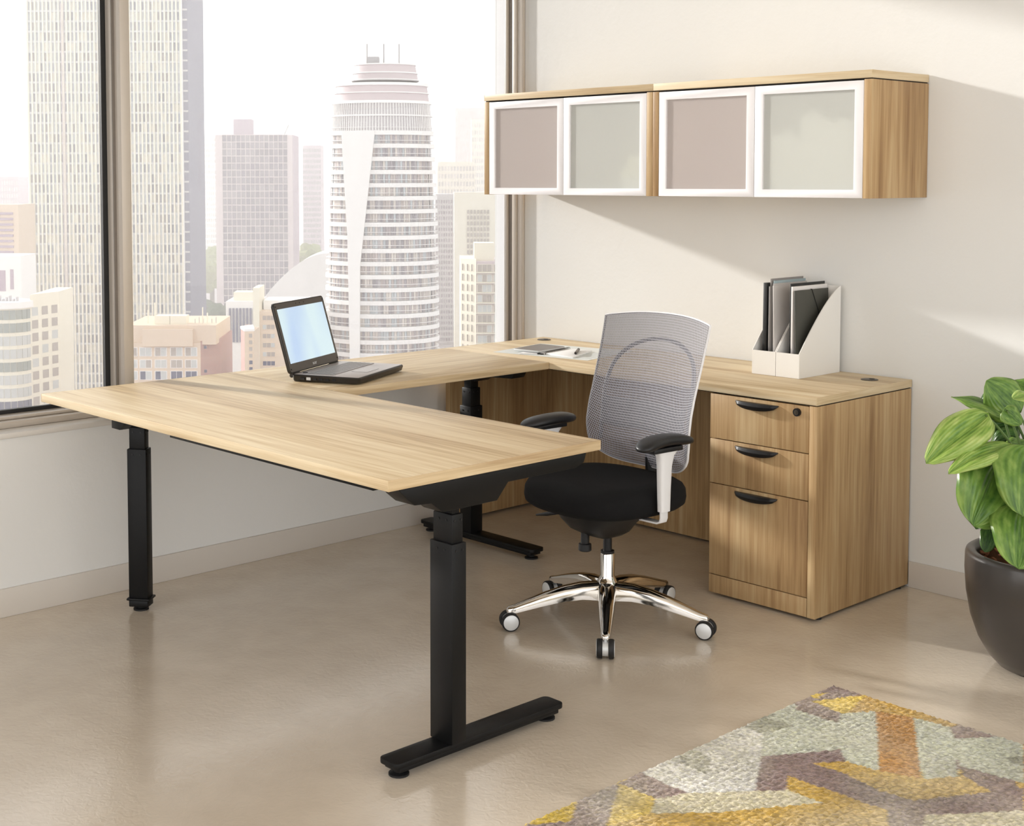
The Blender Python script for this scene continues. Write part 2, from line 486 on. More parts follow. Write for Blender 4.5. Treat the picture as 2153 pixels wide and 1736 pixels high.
# bracket under the near end
br = MB().prism([(-2.405, UZ - 0.001), (-1.735, UZ - 0.001), (-1.745, UZ - 0.026), (-1.775, UZ - 0.036), (-2.035, UZ - 0.036), (-2.075, UZ - 0.078),
                 (-2.262, UZ - 0.078), (-2.300, UZ - 0.050), (-2.355, UZ - 0.046), (-2.385, UZ - 0.022)], 0, LX - 0.028, LX + 0.045)
br.build('side_bracket', black_metal, dk, world=True, bevel=0.002)
# corner leg by the window, set askew under the corner
cp = on_plane(297, 1280, 2, 0.0)
CX_, CY_ = cp.x, cp.y
CA = math.radians(38)
cl = leg(CX_, CY_, 0.034, 0.0245, CA)
ft2 = turned(MB().box(CX_ - 0.041, CX_ + 0.041, CY_ - 0.031, CY_ + 0.031, 0.036, 0.044).box(CX_ - 0.034, CX_ + 0.034, CY_ - 0.026, CY_ + 0.026, 0.014, 0.037), CX_, CY_, CA).build('foot', black_metal, cl, world=True, bevel=0.003)
glide(CX_, CY_, ft2)
MB().prism([(0.055, UZ - 0.001), (0.60, UZ - 0.001), (0.60, UZ - 0.05), (0.40, UZ - 0.082), (0.150, UZ - 0.082), (0.110, UZ - 0.110), (0.055, UZ - 0.110)], 1, CY_ - 0.035, CY_ + 0.035).build('corner_bracket', black_metal, dk, world=True, bevel=0.002)
# rails under the tops
box('rail', (0.80, 1.735, -2.428, -2.390, UZ - 0.0105, UZ - 0.0005), black_metal, dk, 0.001)
box('rail', (0.25, 1.72, -1.99, -1.93, UZ - 0.030, UZ - 0.001), black_metal, dk, 0.001)
box('rail', (0.26, 0.34, -2.13, -0.75, UZ - 0.030, UZ - 0.001), black_metal, dk, 0.001)
# far leg under the bridge
FLX, FLY = 0.296, -0.735
fl = leg(FLX, FLY, 0.032, 0.033)
ft3 = rounded_bar(0.02, 0.672, FLY - 0.036, FLY + 0.036, 0.030, 0.044).build('foot', black_metal, fl, world=True, bevel=0.002)
MB().box(0.036, 0.656, FLY - 0.029, FLY + 0.029, 0.016, 0.031).build('foot_underside', black_metal, ft3, world=True, bevel=0.003)
for x in (0.06, 0.634): glide(x, FLY, ft3)
MB().prism([(0.03, UZ - 0.001), (0.575, UZ - 0.001), (0.560, UZ - 0.028), (0.40, UZ - 0.036), (0.36, UZ - 0.060), (0.23, UZ - 0.060), (0.19, UZ - 0.036), (0.03, UZ - 0.036)], 1, FLY - 0.035, FLY + 0.035).build('side_bracket', black_metal, dk, world=True, bevel=0.002)

# ================================================================== overhead cabinets
OD, OZ0, OZ1 = 0.3725, 1.396, 1.824
OT = 0.0265
def overhead(x0, x1, label):
    t = thing('wall_cabinet', label, 'cabinet', ((x0 + x1) / 2, -0.18, OZ0), group='wall cabinets over the credenza desk')
    box('top', (x0 + 0.002, x1 - 0.002, -OD, WY - 0.002, OZ1 - OT, OZ1), wood_x, t, 0.001)
    for xa in (x0, x1 - 0.0021): box('edge_band', (xa, xa + 0.0021, -OD, WY - 0.002, OZ1 - OT, OZ1), wood_y, t, 0.0006)
    box('shadow_gap', (x0 + 0.003, x1 - 0.003, -OD + 0.008, -0.004, OZ1 - OT - 0.004, OZ1 - OT), dark_gap, t)
    zt = OZ1 - OT - 0.004
    box('side_panel', (x0, x0 + 0.027, -OD + 0.001, WY - 0.002, OZ0, zt), wood_z_shaded, t, 0.001)
    box('side_panel', (x1 - 0.029, x1, -OD + 0.001, WY - 0.002, OZ0, zt), wood_z_shaded, t, 0.001)
    box('bottom_panel', (x0 + 0.027, x1 - 0.029, -OD + 0.024, WY - 0.002, OZ0 + 0.003, OZ0 + 0.022), wood_x, t)
    box('back_panel', (x0 + 0.027, x1 - 0.029, -0.016, WY - 0.002, OZ0 + 0.022, zt), card_white, t)
    xm = (x0 + 0.029 + x1 - 0.031) / 2
    for k, (a, b) in enumerate(((x0 + 0.029, xm - 0.0012), (xm + 0.0012, x1 - 0.031))):
        fw = 0.034; y0, y1 = -OD + 0.002, -OD + 0.022
        z0, z1 = OZ0 + 0.001, zt - 0.003
        m = MB()
        outer = [(a, z0), (b, z0), (b, z1), (a, z1)]; inner = [(a + fw, z0 + fw - 0.006), (b - fw, z0 + fw - 0.006), (b - fw, z1 - fw + 0.004), (a + fw, z1 - fw + 0.004)]
        vv = [(p[0], y0, p[1]) for p in outer] + [(p[0], y0, p[1]) for p in inner] + [(p[0], y1, p[1]) for p in outer] + [(p[0], y1, p[1]) for p in inner]
        ff = []
        for i in range(4):
            j = (i + 1) % 4
            ff += [(i, j, 4 + j, 4 + i), (8 + i, 12 + i, 12 + j, 8 + j), (i, 8 + i, 8 + j, j), (4 + i, 4 + j, 12 + j, 12 + i)]
        d = m.add(vv, ff).build('door', alu_frame, t, world=True, bevel=0.0012)
        MB().box(a + fw - 0.004, b - fw + 0.004, y0 + 0.007, y0 + 0.012, z0 + fw - 0.010, z1 - fw + 0.008).build('glass_panel', frost_warm if k == 0 else frost_cool, d, world=True)
    return t
overhead(-0.004, 0.9195, 'oak wall cabinet with two frosted doors, its end beside the window')
overhead(0.9205, 1.844, 'oak wall cabinet with two frosted doors, its side panel facing the plant')

# pale books and boxes showing faintly through the frosted doors
book_white = plain('pale_book_cover', (238, 238, 232), 0.7)
book_cream = plain('cream_box_card', (240, 238, 215), 0.7)
def book(x0, x1, y0, y1, z0, z1, m, label, group):
    o = box('book', (x0, x1, y0, y1, z0, z1), m, None, 0.002)
    return tag(o, label, 'book', group)
zb = OZ0 + 0.0225
book(0.745, 0.885, -0.3465, -0.10, zb, zb + 0.048, book_white, 'pale book at the bottom of the stack behind the frosted door', 'books in the wall cabinets')
book(0.745, 0.885, -0.3465, -0.10, zb + 0.0485, zb + 0.084, book_cream, 'cream book in the middle of the stack behind the frosted door', 'books in the wall cabinets')
book(0.775, 0.885, -0.3465, -0.12, zb + 0.0845, zb + 0.135, book_cream, 'short cream box on top of the stack behind the frosted door', 'books in the wall cabinets')
xb = 1.440
for i, (w_, h_) in enumerate(((0.040, 0.20), (0.048, 0.215), (0.030, 0.19), (0.034, 0.265), (0.040, 0.28), (0.040, 0.255), (0.030, 0.235), (0.034, 0.25), (0.030, 0.24))):
    nm = ['first', 'second', 'third', 'fourth', 'fifth', 'sixth', 'seventh', 'eighth', 'ninth'][i]
    book(xb, xb + w_ - 0.001, -0.3465, -0.13, zb, zb + h_, book_white, f'pale upright book behind the rightmost frosted door, {nm} from its hinge side', 'books in the wall cabinets')
    xb += w_

# ================================================================== office chair
ch = thing('office_chair', 'black office chair with grey mesh back, white arm posts and polished five-star base', 'chair', (1.349, -1.117, 0), math.radians(-4))
CR = math.radians(-4)
# base
hub = MB().lathe([(0.020, 0.075), (0.040, 0.085), (0.040, 0.135), (0.030, 0.150), (0.0235, 0.165), (0.0235, 0.236), (0.0215, 0.239), (0.0, 0.239)], (0, 0, 0), 32).build('base_hub', chrome, ch, smooth=True)
MB().cyl((0, 0, 0.236), (0, 0, 0.246), 0.0225, 24).build('collar', black_plastic, hub, smooth=True)
MB().cyl((0, 0, 0.24), (0, 0, 0.335), 0.0145, 20).build('gas_column', black_plastic, ch, smooth=True)
def star_arm(a):
    a -= CR
    ca, sa = math.cos(a), math.sin(a)
    R = []
    prof = [(0.000, 0.142, 0.030, 0.060), (0.040, 0.145, 0.030, 0.056), (0.090, 0.144, 0.0285, 0.050), (0.150, 0.134, 0.026, 0.044), (0.210, 0.117, 0.023, 0.037), (0.265, 0.098, 0.019, 0.030), (0.310, 0.082, 0.016, 0.024), (0.332, 0.076, 0.0135, 0.020), (0.340, 0.070, 0.006, 0.010)]
    for r, zt, hw, th in prof:
        sec = [(-hw, -th), (-hw * 1.0, -th * 0.45), (-hw * 0.86, -th * 0.16), (-hw * 0.45, -0.02 * th), (0, 0.0), (hw * 0.45, -0.02 * th), (hw * 0.86, -th * 0.16), (hw * 1.0, -th * 0.45), (hw, -th), (hw * 0.8, -th), (hw * 0.7, -th * 0.75), (-hw * 0.7, -th * 0.75), (-hw * 0.8, -th)]
        R.append([(r * ca - s * sa, r * sa + s * ca, zt + dz) for s, dz in sec])
    MB().rings(R).build('base_arm', chrome, ch, smooth=True, angle=50)
def caster(a):
    a -= CR
    rc = 0.330
    c = Vector((rc * math.cos(a), rc * math.sin(a), 0.0302))
    tdir = Vector((-math.sin(a), math.cos(a), 0)); od = Vector((math.cos(a), math.sin(a), 0))
    body = MB()
    body.cyl(c + Vector((0, 0, 0.002)) - od * 0.0, c + Vector((0, 0, 0.036)), 0.0075, 12)
    # hood between the wheels
    R = []
    for s in (-0.009, 0.009):
        R.append([c + tdir * s + od * (0.023 * math.cos(t)) + Vector((0, 0, 0.023 * math.sin(t))) for t in [2 * PI * k / 20 for k in range(20)]])
    body.rings(R)
    cst = body.build('caster', silver_cap, ch, smooth=True)
    for s in (-1, 1):
        pc = c + tdir * (s * 0.018)
        R = []
        for d, rr in ((-0.0085, 0.027), (-0.0075, 0.0295), (0.0, 0.030), (0.006, 0.0295), (0.0085, 0.0272)):
            R.append([pc + tdir * (s * d) + od * (rr * math.cos(t)) + Vector((0, 0, rr * math.sin(t))) for t in [2 * PI * k / 28 for k in range(28)]])
        wl = MB().rings(R).build('wheel', black_rubber, cst, smooth=True)
        R = []
        for d, rr in ((0.004, 0.0250), (0.0092, 0.0250), (0.0102, 0.0238), (0.0106, 0.0)):
            R.append([pc + tdir * (s * d) + od * (rr * math.cos(t)) + Vector((0, 0, rr * math.sin(t))) for t in [2 * PI * k / 28 for k in range(28)]])
        MB().rings(R).build('wheel_cap', silver_cap, cst, smooth=True)
for k in range(5):
    aa = math.radians(22 + 72 * k)
    star_arm(aa); caster(aa)
# mechanism
mech = MB()
R = []
for z, sx, sy, oy in ((0.296, 0.034, 0.050, 0.0), (0.308, 0.050, 0.080, -0.005), (0.335, 0.066, 0.118, -0.02), (0.365, 0.098, 0.140, -0.02), (0.398, 0.112, 0.155, -0.02)):
    R.append([(sx * (abs(math.cos(t)) ** 0.55) * math.copysign(1, math.cos(t)), oy + sy * (abs(math.sin(t)) ** 0.55) * math.copysign(1, math.sin(t)), z) for t in [2 * PI * (k + 0.5) / 32 for k in range(32)]])
mech.rings(R)
mc = mech.build('mechanism', black_plastic, ch, smooth=True, angle=60)
MB().lathe([(0.014, 0.335), (0.014, 0.284), (0.0205, 0.282), (0.0215, 0.262), (0.019, 0.259), (0.0, 0.259)], (-0.008, -0.095, 0), 24).build('tension_knob', black_plastic, ch, smooth=True)
MB().tube([(-0.085, -0.06, 0.358), (-0.150, -0.085, 0.352), (-0.185, -0.098, 0.346), (-0.225, -0.112, 0.337)], [0.0035, 0.0035, 0.0075, 0.003], 8).build('tilt_lever', black_plastic, ch, smooth=True)
MB().box(-0.19, 0.19, -0.05, 0.06, 0.392, 0.404).build('seat_plate', black_plastic, ch, bevel=0.004)
# seat cushion
def sup(t, n):
    c, s = math.cos(t), math.sin(t)
    return math.copysign(abs(c) ** (2 / n), c), math.copysign(abs(s) ** (2 / n), s)
R = []
for k, z in ((0.80, 0.402), (0.92, 0.405), (0.985, 0.418), (1.0, 0.438), (0.99, 0.458), (0.955, 0.474), (0.88, 0.486), (0.72, 0.491), (0.45, 0.489), (0.15, 0.487)):
    ring = []
    for j in range(64):
        t = 2 * PI * j / 64
        x, y = sup(t, 2.9)
        dz = -0.022 * max(0, (-y * k - 0.45)) ** 1.5 * (1 if z > 0.43 else 0.4)
        ring.append((0.238 * x * k, -0.015 + 0.235 * y * k, z + dz + (0.010 * (abs(x) * k) ** 3 if z > 0.45 else 0)))
    R.append(ring)
MB().rings(R).build('seat', fabric_black, ch, smooth=True, angle=80)
# arms
for s in (-1, 1):
    x = 0.262 * s
    R = []
    for t in range(25):
        f = 0.5 - 0.5 * math.cos(PI * t / 24)
        y = -0.135 + 0.235 * f
        hw = 0.041 * (max(0.0, 1 - abs(2 * f - 1) ** 5) ** 0.5 * 0.97 + 0.03) * (1.0 - 0.12 * f)
        zc = 0.638 + 0.012 * math.sin(PI * (0.12 + 0.80 * f)) - 0.008 * (1 - f) ** 3
        hh = 0.0185 * (max(0.0, 1 - abs(2 * f - 1) ** 4) ** 0.5 * 0.95 + 0.05)
        xo = x - s * 0.018 * math.sin(PI * f) + s * 0.006
        R.append([(xo + hw * sup(2 * PI * k / 16, 2.6)[0], y, zc + hh * sup(2 * PI * k / 16, 2.4)[1]) for k in range(16)])
    MB().rings(R).build('arm_pad', black_soft, ch, smooth=True, angle=70)
    MB().box(x - 0.022, x + 0.022, -0.085, 0.045, 0.617, 0.632).build('arm_plate', black_plastic, ch, bevel=0.003)
    R = []
    for z, w, d, yo in ((0.428, 0.0125, 0.0205, -0.018), (0.50, 0.0135, 0.0225, -0.018), (0.57, 0.0145, 0.0255, -0.017), (0.602, 0.016, 0.032, -0.014), (0.620, 0.018, 0.046, -0.010)):
        R.append([(x + w * sup(2 * PI * (k + .5) / 16, 4)[0], yo + d * sup(2 * PI * (k + .5) / 16, 4)[1], z) for k in range(16)])
    MB().rings(R).build('arm_post', white_plastic, ch, smooth=True, angle=50)
    pth = [(x, -0.018, 0.432), (x, -0.018, 0.405), (x - s * 0.004, -0.018, 0.394), (x - s * 0.016, -0.018, 0.389), (x - s * 0.09, -0.018, 0.387)]
    R = []
    for i, p in enumerate(pth):
        a = Vector(pth[max(0, i - 1)]); b = Vector(pth[min(len(pth) - 1, i + 1)])
        t = (b - a).normalized(); nrm = Vector((t.z, 0, -t.x))
        p = Vector(p)
        R.append([p + nrm * 0.003 + Vector((0, 0.016, 0)), p + nrm * 0.003 - Vector((0, 0.016, 0)), p - nrm * 0.003 - Vector((0, 0.016, 0)), p - nrm * 0.003 + Vector((0, 0.016, 0))])
    MB().rings(R).build('arm_bracket', white_plastic, ch, bevel=0.001)
# mesh back
def mesh_cloth():
    m, nt, b = mat_new('grey_woven_mesh')
    N, L = nt.nodes.new, nt.links.new
    out = nt.nodes['Material Output']
    uv = N('ShaderNodeUVMap'); uv.uv_map = 'UVMap'
    br_ = N('ShaderNodeTexBrick')
    br_.offset = 0.5
    br_.inputs['Color1'].default_value = (*lin((46, 46, 54)), 1)
    br_.inputs['Color2'].default_value = (*lin((66, 65, 74)), 1)
    br_.inputs['Mortar'].default_value = (*lin((160, 159, 165)), 1)
    br_.inputs['Scale'].default_value = 1.0
    br_.inputs['Mortar Size'].default_value = 0.0012
    br_.inputs['Mortar Smooth'].default_value = 0.25
    br_.inputs['Brick Width'].default_value = 0.0062
    br_.inputs['Row Height'].default_value = 0.0086
    L(uv.outputs[0], br_.inputs['Vector'])
    L(br_.outputs['Color'], b.inputs['Base Color'])
    b.inputs['Roughness'].default_value = 0.8
    tr = N('ShaderNodeBsdfTransparent')
    inv = N('ShaderNodeMath'); inv.operation = 'SUBTRACT'; inv.inputs[0].default_value = 1.0
    mul = N('ShaderNodeMath'); mul.operation = 'MULTIPLY'; mul.inputs[1].default_value = 0.36
    L(br_.outputs['Fac'], inv.inputs[1]); L(inv.outputs[0], mul.inputs[0])
    mx = N('ShaderNodeMixShader'); L(mul.outputs[0], mx.inputs[0]); L(b.outputs[0], mx.inputs[1]); L(tr.outputs[0], mx.inputs[2])
    L(mx.outputs[0], out.inputs[0])
    return m
cloth = mesh_cloth()
def smoothstep(a, b, x):
    t = max(0, min(1, (x - a) / (b - a))); return t * t * (3 - 2 * t)
def lerp_tab(tab, z):
    for (z0, v0), (z1, v1) in zip(tab, tab[1:]):
        if z <= z1:
            t = (z - z0) / (z1 - z0); t = max(0, t)
            return v0 + (v1 - v0) * t
    return tab[-1][1]
YT = [(0.49, 0.165), (0.53, 0.150), (0.58, 0.138), (0.64, 0.136), (0.70, 0.147), (0.78, 0.170), (0.87, 0.198), (0.95, 0.220), (1.02, 0.236)]
WT = [(0.49, 0.200), (0.52, 0.214), (0.56, 0.225), (0.62, 0.231), (0.75, 0.228), (0.90, 0.231), (1.02, 0.236)]
def back_pt(u, v, dy=0.0, inset=0.0):
    zb = 0.500 + 0.045 * abs(u) ** 5 - 0.004 * u
    zt = 0.990 + 0.020 * (1 - abs(u) ** 2.2)
    z = zb + inset + (zt - zb - 2 * inset) * v
    w = lerp_tab(WT, z) - inset
    if v < 0.12: w *= 1 - 0.05 * ((0.12 - v) / 0.12) ** 2
    y = lerp_tab(YT, z) - 0.042 * (u * u) + 0.030 + dy
    return (w * u, y, z)
NU, NV = 40, 56
me = bpy.data.meshes.new('back_mesh')
vsb, fsb = [], []
for j in range(NV + 1):
    for i in range(NU + 1):
        vsb.append(back_pt(-1 + 2 * i / NU, j / NV))
for j in range(NV):
    for i in range(NU):
        a = j * (NU + 1) + i; fsb.append((a, a + 1, a + NU + 2, a + NU + 1))
me.from_pydata(vsb, [], fsb)
uvl = me.uv_layers.new(name='UVMap')
for p in me.polygons:
    for li in p.loop_indices:
        v = vsb[me.loops[li].vertex_index]
        j, i = divmod(me.loops[li].vertex_index, NU + 1)
        uvl.data[li].uv = ((-1 + 2 * i / NU) * 0.232, j / NV * 0.52)
me.polygons.foreach_set('use_smooth', [True] * len(me.polygons))
me.materials.append(cloth)
bo = bpy.data.objects.new('back_mesh', me); col.objects.link(bo); bo.parent = ch
loop = []
for i in range(41): loop.append(back_pt(-1 + 2 * i / 40, 0, 0.006))
for j in range(1, 57): loop.append(back_pt(1, j / 56, 0.006))
for i in range(1, 41): loop.append(back_pt(1 - 2 * i / 40, 1, 0.006))
for j in range(1, 56): loop.append(back_pt(-1, 1 - j / 56, 0.006))
MB().tube(loop, 0.0044, 8, closed=True).build('back_frame', white_plastic, ch, smooth=True)
# inner arch and lumbar support seen through the mesh
grey_plastic = plain('grey_plastic', (128, 127, 132), 0.5)
arch = []
for k in range(33):
    t = PI * k / 32
    u = -0.86 * math.cos(t); v = 0.10 + 0.73 * (math.sin(t) ** 0.30 if 0 < t < PI else 0)
    arch.append(back_pt(u, v, 0.020))
MB().tube(arch, 0.007, 8).build('back_arch', grey_plastic, ch, smooth=True)
lp = MB(); R = []
for j in range(9):
    v = 0.24 + 0.19 * j / 8
    R.append([back_pt(-0.8 + 1.6 * i / 20, v - 0.012 * abs(-0.8 + 1.6 * i / 20), 0.016) for i in range(21)])
vv = [p for r in R for p in r]; ff = []
for j in range(8):
    for i in range(20):
        a = j * 21 + i; ff.append((a, a + 1, a + 22, a + 21))
lo = lp.add(vv, ff).build('lumbar_support', grey_plastic, ch, smooth=True)
sd = lo.modifiers.new('thickness', 'SOLIDIFY'); sd.thickness = 0.006
MB().tube([(0, 0.10, 0.385), (0, 0.20, 0.388), (0, 0.225, 0.42), (0, 0.215, 0.50), (0, 0.200, 0.60)], [0.016, 0.017, 0.018, 0.016, 0.012], 10, flat=2.2).build('back_spine', black_plastic, ch, smooth=True)

# ================================================================== laptop
LH = Vector((0.345, -1.661)); LA = 2.017; LW, LDp, LTILT, LHH = 0.388, 0.268, 0.277, 0.257
lt_shell = plain('dark_grey_laptop_shell', (52, 49, 46), 0.35, 0.3)
lt_deck = plain('taupe_laptop_deck', (192, 182, 177), 0.3, 0.2)
lt_key = plain('laptop_key', (150, 143, 140), 0.4)
lt = thing('laptop', 'open dark laptop with a glowing pale blue screen standing on the bridge top', 'laptop', (LH.x, LH.y, TOPZ), LA)
# local frame: x along the hinge (left to right of the screen), y towards the back, z up; deck runs to y = -LDp
R = []
for z, k, kb in ((0.0, 0.012, 0.0), (0.006, 0.004, 0.0), (0.022, 0.0, 0.0), (0.0265, 0.003, 0.0)):
    x0, x1, y0, y1 = k, LW - k, -LDp + k, -0.002
    r = 0.014; pts = []
    for cx, cy_, a0 in ((x1 - r, y1 - r, 0), (x0 + r, y1 - r, 90), (x0 + r, y0 + r, 180), (x1 - r, y0 + r, 270)):
        for q in range(5):
            a = math.radians(a0 + q * 22.5); pts.append((cx + r * math.cos(a), cy_ + r * math.sin(a), z + (0.004 if y0 + r == cy_ and z < 0.001 else 0)))
    R.append(pts)
lb = MB().rings(R).build('base', lt_shell, lt, smooth=True, angle=35)
MB().box(0.006, LW - 0.006, -LDp + 0.006, -0.012, 0.0262, 0.0272).build('deck', lt_deck, lb, bevel=0.0004)
km = MB()
for r_ in range(6):
    n = 16 if r_ < 5 else 11
    for c_ in range(n):
        w = (LW - 0.05) / n
        km.box(0.025 + c_ * w + 0.001, 0.025 + (c_ + 1) * w - 0.001, -0.052 - (r_ + 1) * 0.0175 + 0.001, -0.052 - r_ * 0.0175 - 0.001, 0.0272, 0.0288)
km.build('keys', lt_key, lb)['kind'] = 'stuff'
MB().box(0.135, 0.235, -0.235, -0.172, 0.0272, 0.0276).build('touchpad', lt_shell, lb)
MB().box(0.137, 0.233, -0.233, -0.174, 0.0275, 0.0279).build('touchpad_surface', lt_deck, lb)
MB().lathe([(0.009, 0), (0.009, 0.002), (0, 0.002)], (0.045, -0.034, 0.0271), 16).build('power_button', black_plastic, lb)
pm = MB()
for yy, ll in ((-0.045, 0.018), (-0.095, 0.012), (-0.118, 0.014), (-0.143, 0.015), (-0.170, 0.013)):
    pm.box(-0.0008, 0.002, yy - ll / 2, yy + ll / 2, 0.010, 0.017)
pm.build('ports', black_rubber, lb)['kind'] = 'stuff'
MB().box(-0.0012, 0.002, -0.078, -0.062, 0.009, 0.019).build('network_socket', silver_cap, lb)
for xa in (0.012, LW - 0.07): MB().cyl((xa, 0.004, 0.020), (xa + 0.058, 0.004, 0.020), 0.008, 12).build('hinge', lt_shell, lt)
lid = bpy.data.objects.new('lid', None)
# lid built as a part: shell, with bezel, screen, lettering
st, ct = math.sin(LTILT), math.cos(LTILT)
def lidp(x, h, d):      # x along hinge, h up the lid, d out of the screen (towards the user)
    return Vector((x, st * h - ct * d + 0.002, 0.027 + ct * h + st * d))
def lidbox(x0, x1, h0, h1, d0, d1, r=0.0):
    m = MB()
    if r:
        pts = []
        for cx, cy_, a0 in ((x1 - r, h1 - r, 0), (x0 + r, h1 - r, 90), (x0 + r, h0 + r, 180), (x1 - r, h0 + r, 270)):
            for q in range(6):
                a = math.radians(a0 + q * 18); pts.append((cx + r * math.cos(a), cy_ + r * math.sin(a)))
    else:
        pts = [(x0, h0), (x1, h0), (x1, h1), (x0, h1)]
    return m.rings([[lidp(x, h, d0) for x, h in pts], [lidp(x, h, d1) for x, h in pts]])
bpy.data.objects.remove(lid)
lid = lidbox(0, LW, 0, LHH, -0.010, 0.0, 0.014).build('lid', lt_shell, lt, bevel=0.0015)
lidbox(0.004, LW - 0.004, 0.004, LHH - 0.004, 0.0, 0.0012, 0.012).build('bezel', plain('laptop_bezel', (86, 80, 74), 0.4, 0.2), lid)
def screen_mat():
    m, nt, b = mat_new('lit_screen')
    N, L = nt.nodes.new, nt.links.new
    tc = N('ShaderNodeTexCoord')
    gr = N('ShaderNodeTexNoise'); gr.inputs['Scale'].default_value = 5; gr.inputs['Detail'].default_value = 0; gr.inputs['Distortion'].default_value = 1.0
    mp = N('ShaderNodeMapping'); mp.inputs['Scale'].default_value = (1.0, 0.4, 0.35); mp.inputs['Rotation'].default_value = (0, 0.5, 0)
    L(tc.outputs['Object'], mp.inputs[0]); L(mp.outputs[0], gr.inputs['Vector'])
    c = N('ShaderNodeValToRGB'); e = c.color_ramp.elements
    e[0].position = 0.35; e[0].color = (*lin((198, 222, 252)), 1); e[1].position = 0.62; e[1].color = (*lin((226, 247, 252)), 1)
    L(gr.outputs['Fac'], c.inputs[0])
    b.inputs['Base Color'].default_value = (0.02, 0.02, 0.02, 1)
    b.inputs['Roughness'].default_value = 0.25
    L(c.outputs[0], b.inputs['Emission Color']); b.inputs['Emission Strength'].default_value = 0.62
    return m
lidbox(0.018, LW - 0.018, 0.034, LHH - 0.024, 0.0012, 0.0016).build('screen', screen_mat(), lid)
for x in (0.165, 0.194, 0.226): lidbox(x - 0.002, x + 0.002, LHH - 0.0150, LHH - 0.0105, 0.0012, 0.0018).build('webcam' if x == 0.194 else 'microphone', black_rubber, lid)
for x in (0.012, LW - 0.012):
    for h in (0.014, LHH - 0.014): lidbox(x - 0.003, x + 0.003, h - 0.003, h + 0.003, 0.0012, 0.0022, 0.0029).build('bumper', black_rubber, lid)
fc = bpy.data.curves.new('lettering', 'FONT'); fc.body = 'acer'; fc.size = 0.018; fc.align_x = 'CENTER'; fc.align_y = 'CENTER'; fc.extrude = 0.0003
tmp = bpy.data.objects.new('lettering_curve', fc); col.objects.link(tmp)
bpy.context.view_layer.update()
fme = bpy.data.meshes.new_from_object(tmp.evaluated_get(bpy.context.evaluated_depsgraph_get()))
bpy.data.objects.remove(tmp)
fo = bpy.data.objects.new('lettering', fme); col.objects.link(fo)
fme.materials.clear(); fme.materials.append(silver_cap); fo['kind'] = 'stuff'
mx_ = Matrix(((1, 0, 0, LW / 2), (0, st, -ct, 0), (0, ct, st, 0), (0, 0, 0, 1)))
pl = lidp(LW / 2, 0.0175, 0.0014); mx_[1][3], mx_[2][3] = pl.y, pl.z
fo.parent = lid; fo.matrix_local = mx_

# ================================================================== papers, notebook, tablet, pen on the credenza desk
def quad_slab(name, c, z0, z1, m, parent=None, bevel=0.0, zs=None):
    zs = zs or [0, 0, 0, 0]
    v = [(p[0], p[1], z0 + q) for p, q in zip(c, zs)] + [(p[0], p[1], z1 + q) for p, q in zip(c, zs)]
    return MB().add(v, [(0, 3, 2, 1), (4, 5, 6, 7), (0, 1, 5, 4), (1, 2, 6, 5), (2, 3, 7, 6), (3, 0, 4, 7)]).build(name, m, parent, world=True, bevel=bevel)
plan_mat = plain('pale_drawing_sheet', (226, 230, 228), 0.5)
A = Vector((0.237, -0.555)); B = Vector((0.681, -0.469)); ex = (B - A).normalized(); ey = Vector((-ex.y, ex.x))
def fp(o, a, b): return (o.x + ex.x * a + ey.x * b, o.y + ex.y * a + ey.y * b)
sheet = quad_slab('drawing_sheet', [fp(A, 0, 0), fp(A, 0.452, 0), fp(A, 0.452, 0.365), fp(A, 0, 0.365)], TOPZ + 0.0002, TOPZ + 0.0008, plan_mat)
tag(sheet, 'large pale drawing sheet lying flat under the notebook and tablet', 'paper')
lines = MB()
ink = plain('pale_grey_ink', (188, 196, 198), 0.6)
for k, (a0, a1, b0) in enumerate(((0.33, 0.44, 0.05), (0.34, 0.44, 0.09), (0.33, 0.43, 0.13), (0.34, 0.44, 0.17), (0.35, 0.44, 0.21))):
    c = [fp(A, a0, b0), fp(A, a1, b0), fp(A, a1, b0 + 0.012), fp(A, a0, b0 + 0.012)]
    lines.add([(p[0], p[1], TOPZ + 0.0009) for p in c], [(0, 1, 2, 3)])
lo_ = lines.build('printed_lines', ink, None); lo_['kind'] = 'stuff'; lo_.parent = sheet
zn = TOPZ + 0.0009
nb = thing('spiral_notebook', 'open white spiral notebook with a pen on its blank page', 'notebook', (0.47, -0.36, zn))
q = [(0.444, -0.456), (0.597, -0.461), (0.510, -0.249), (0.408, -0.266)]
quad_slab('page_block', q, zn, zn + 0.0055, paper_white, nb, 0.0006)
q2 = [(0.357, -0.525), (0.437, -0.457), (0.398, -0.270), (0.272, -0.325)]
quad_slab('folded_cover', q2, zn, zn + 0.004, paper_white, nb, 0.0005)
n = 22
for k in range(n):
    t = (k + 0.5) / n
    p = Vector((0.4415 + (0.4045 - 0.4415) * t, -0.456 + (-0.270 + 0.456) * t, zn + 0.006))
    d = Vector((0.981, 0.195, 0))
    MB().tube([p + d * (0.0055 * math.cos(a)) + Vector((0, 0, 0.0050 * math.sin(a) + 0.0005)) for a in [2 * PI * i / 10 for i in range(10)]], 0.0009, 5, closed=True).build('spiral_ring', lt_shell, nb, world=True)
MB().box(0.412, 0.436, -0.476, -0.460, zn, zn + 0.004).build('bookmark_clip', black_plastic, nb, world=True)
tz = zn + 0.0062
tb = thing('tablet', 'slim grey-backed tablet lying on the folded notebook cover', 'tablet', (0.36, -0.45, tz))
q = [tuple(on_plane(px, py, 2, tz + 0.008)[:2]) for px, py in ((1080, 732.5), (1132.5, 737.5), (1188, 728.3), (1136, 722.5))]
quad_slab('body', q, tz, tz + 0.008, silver_cap, tb, 0.0025)
cc = Vector((sum(p[0] for p in q) / 4, sum(p[1] for p in q) / 4))
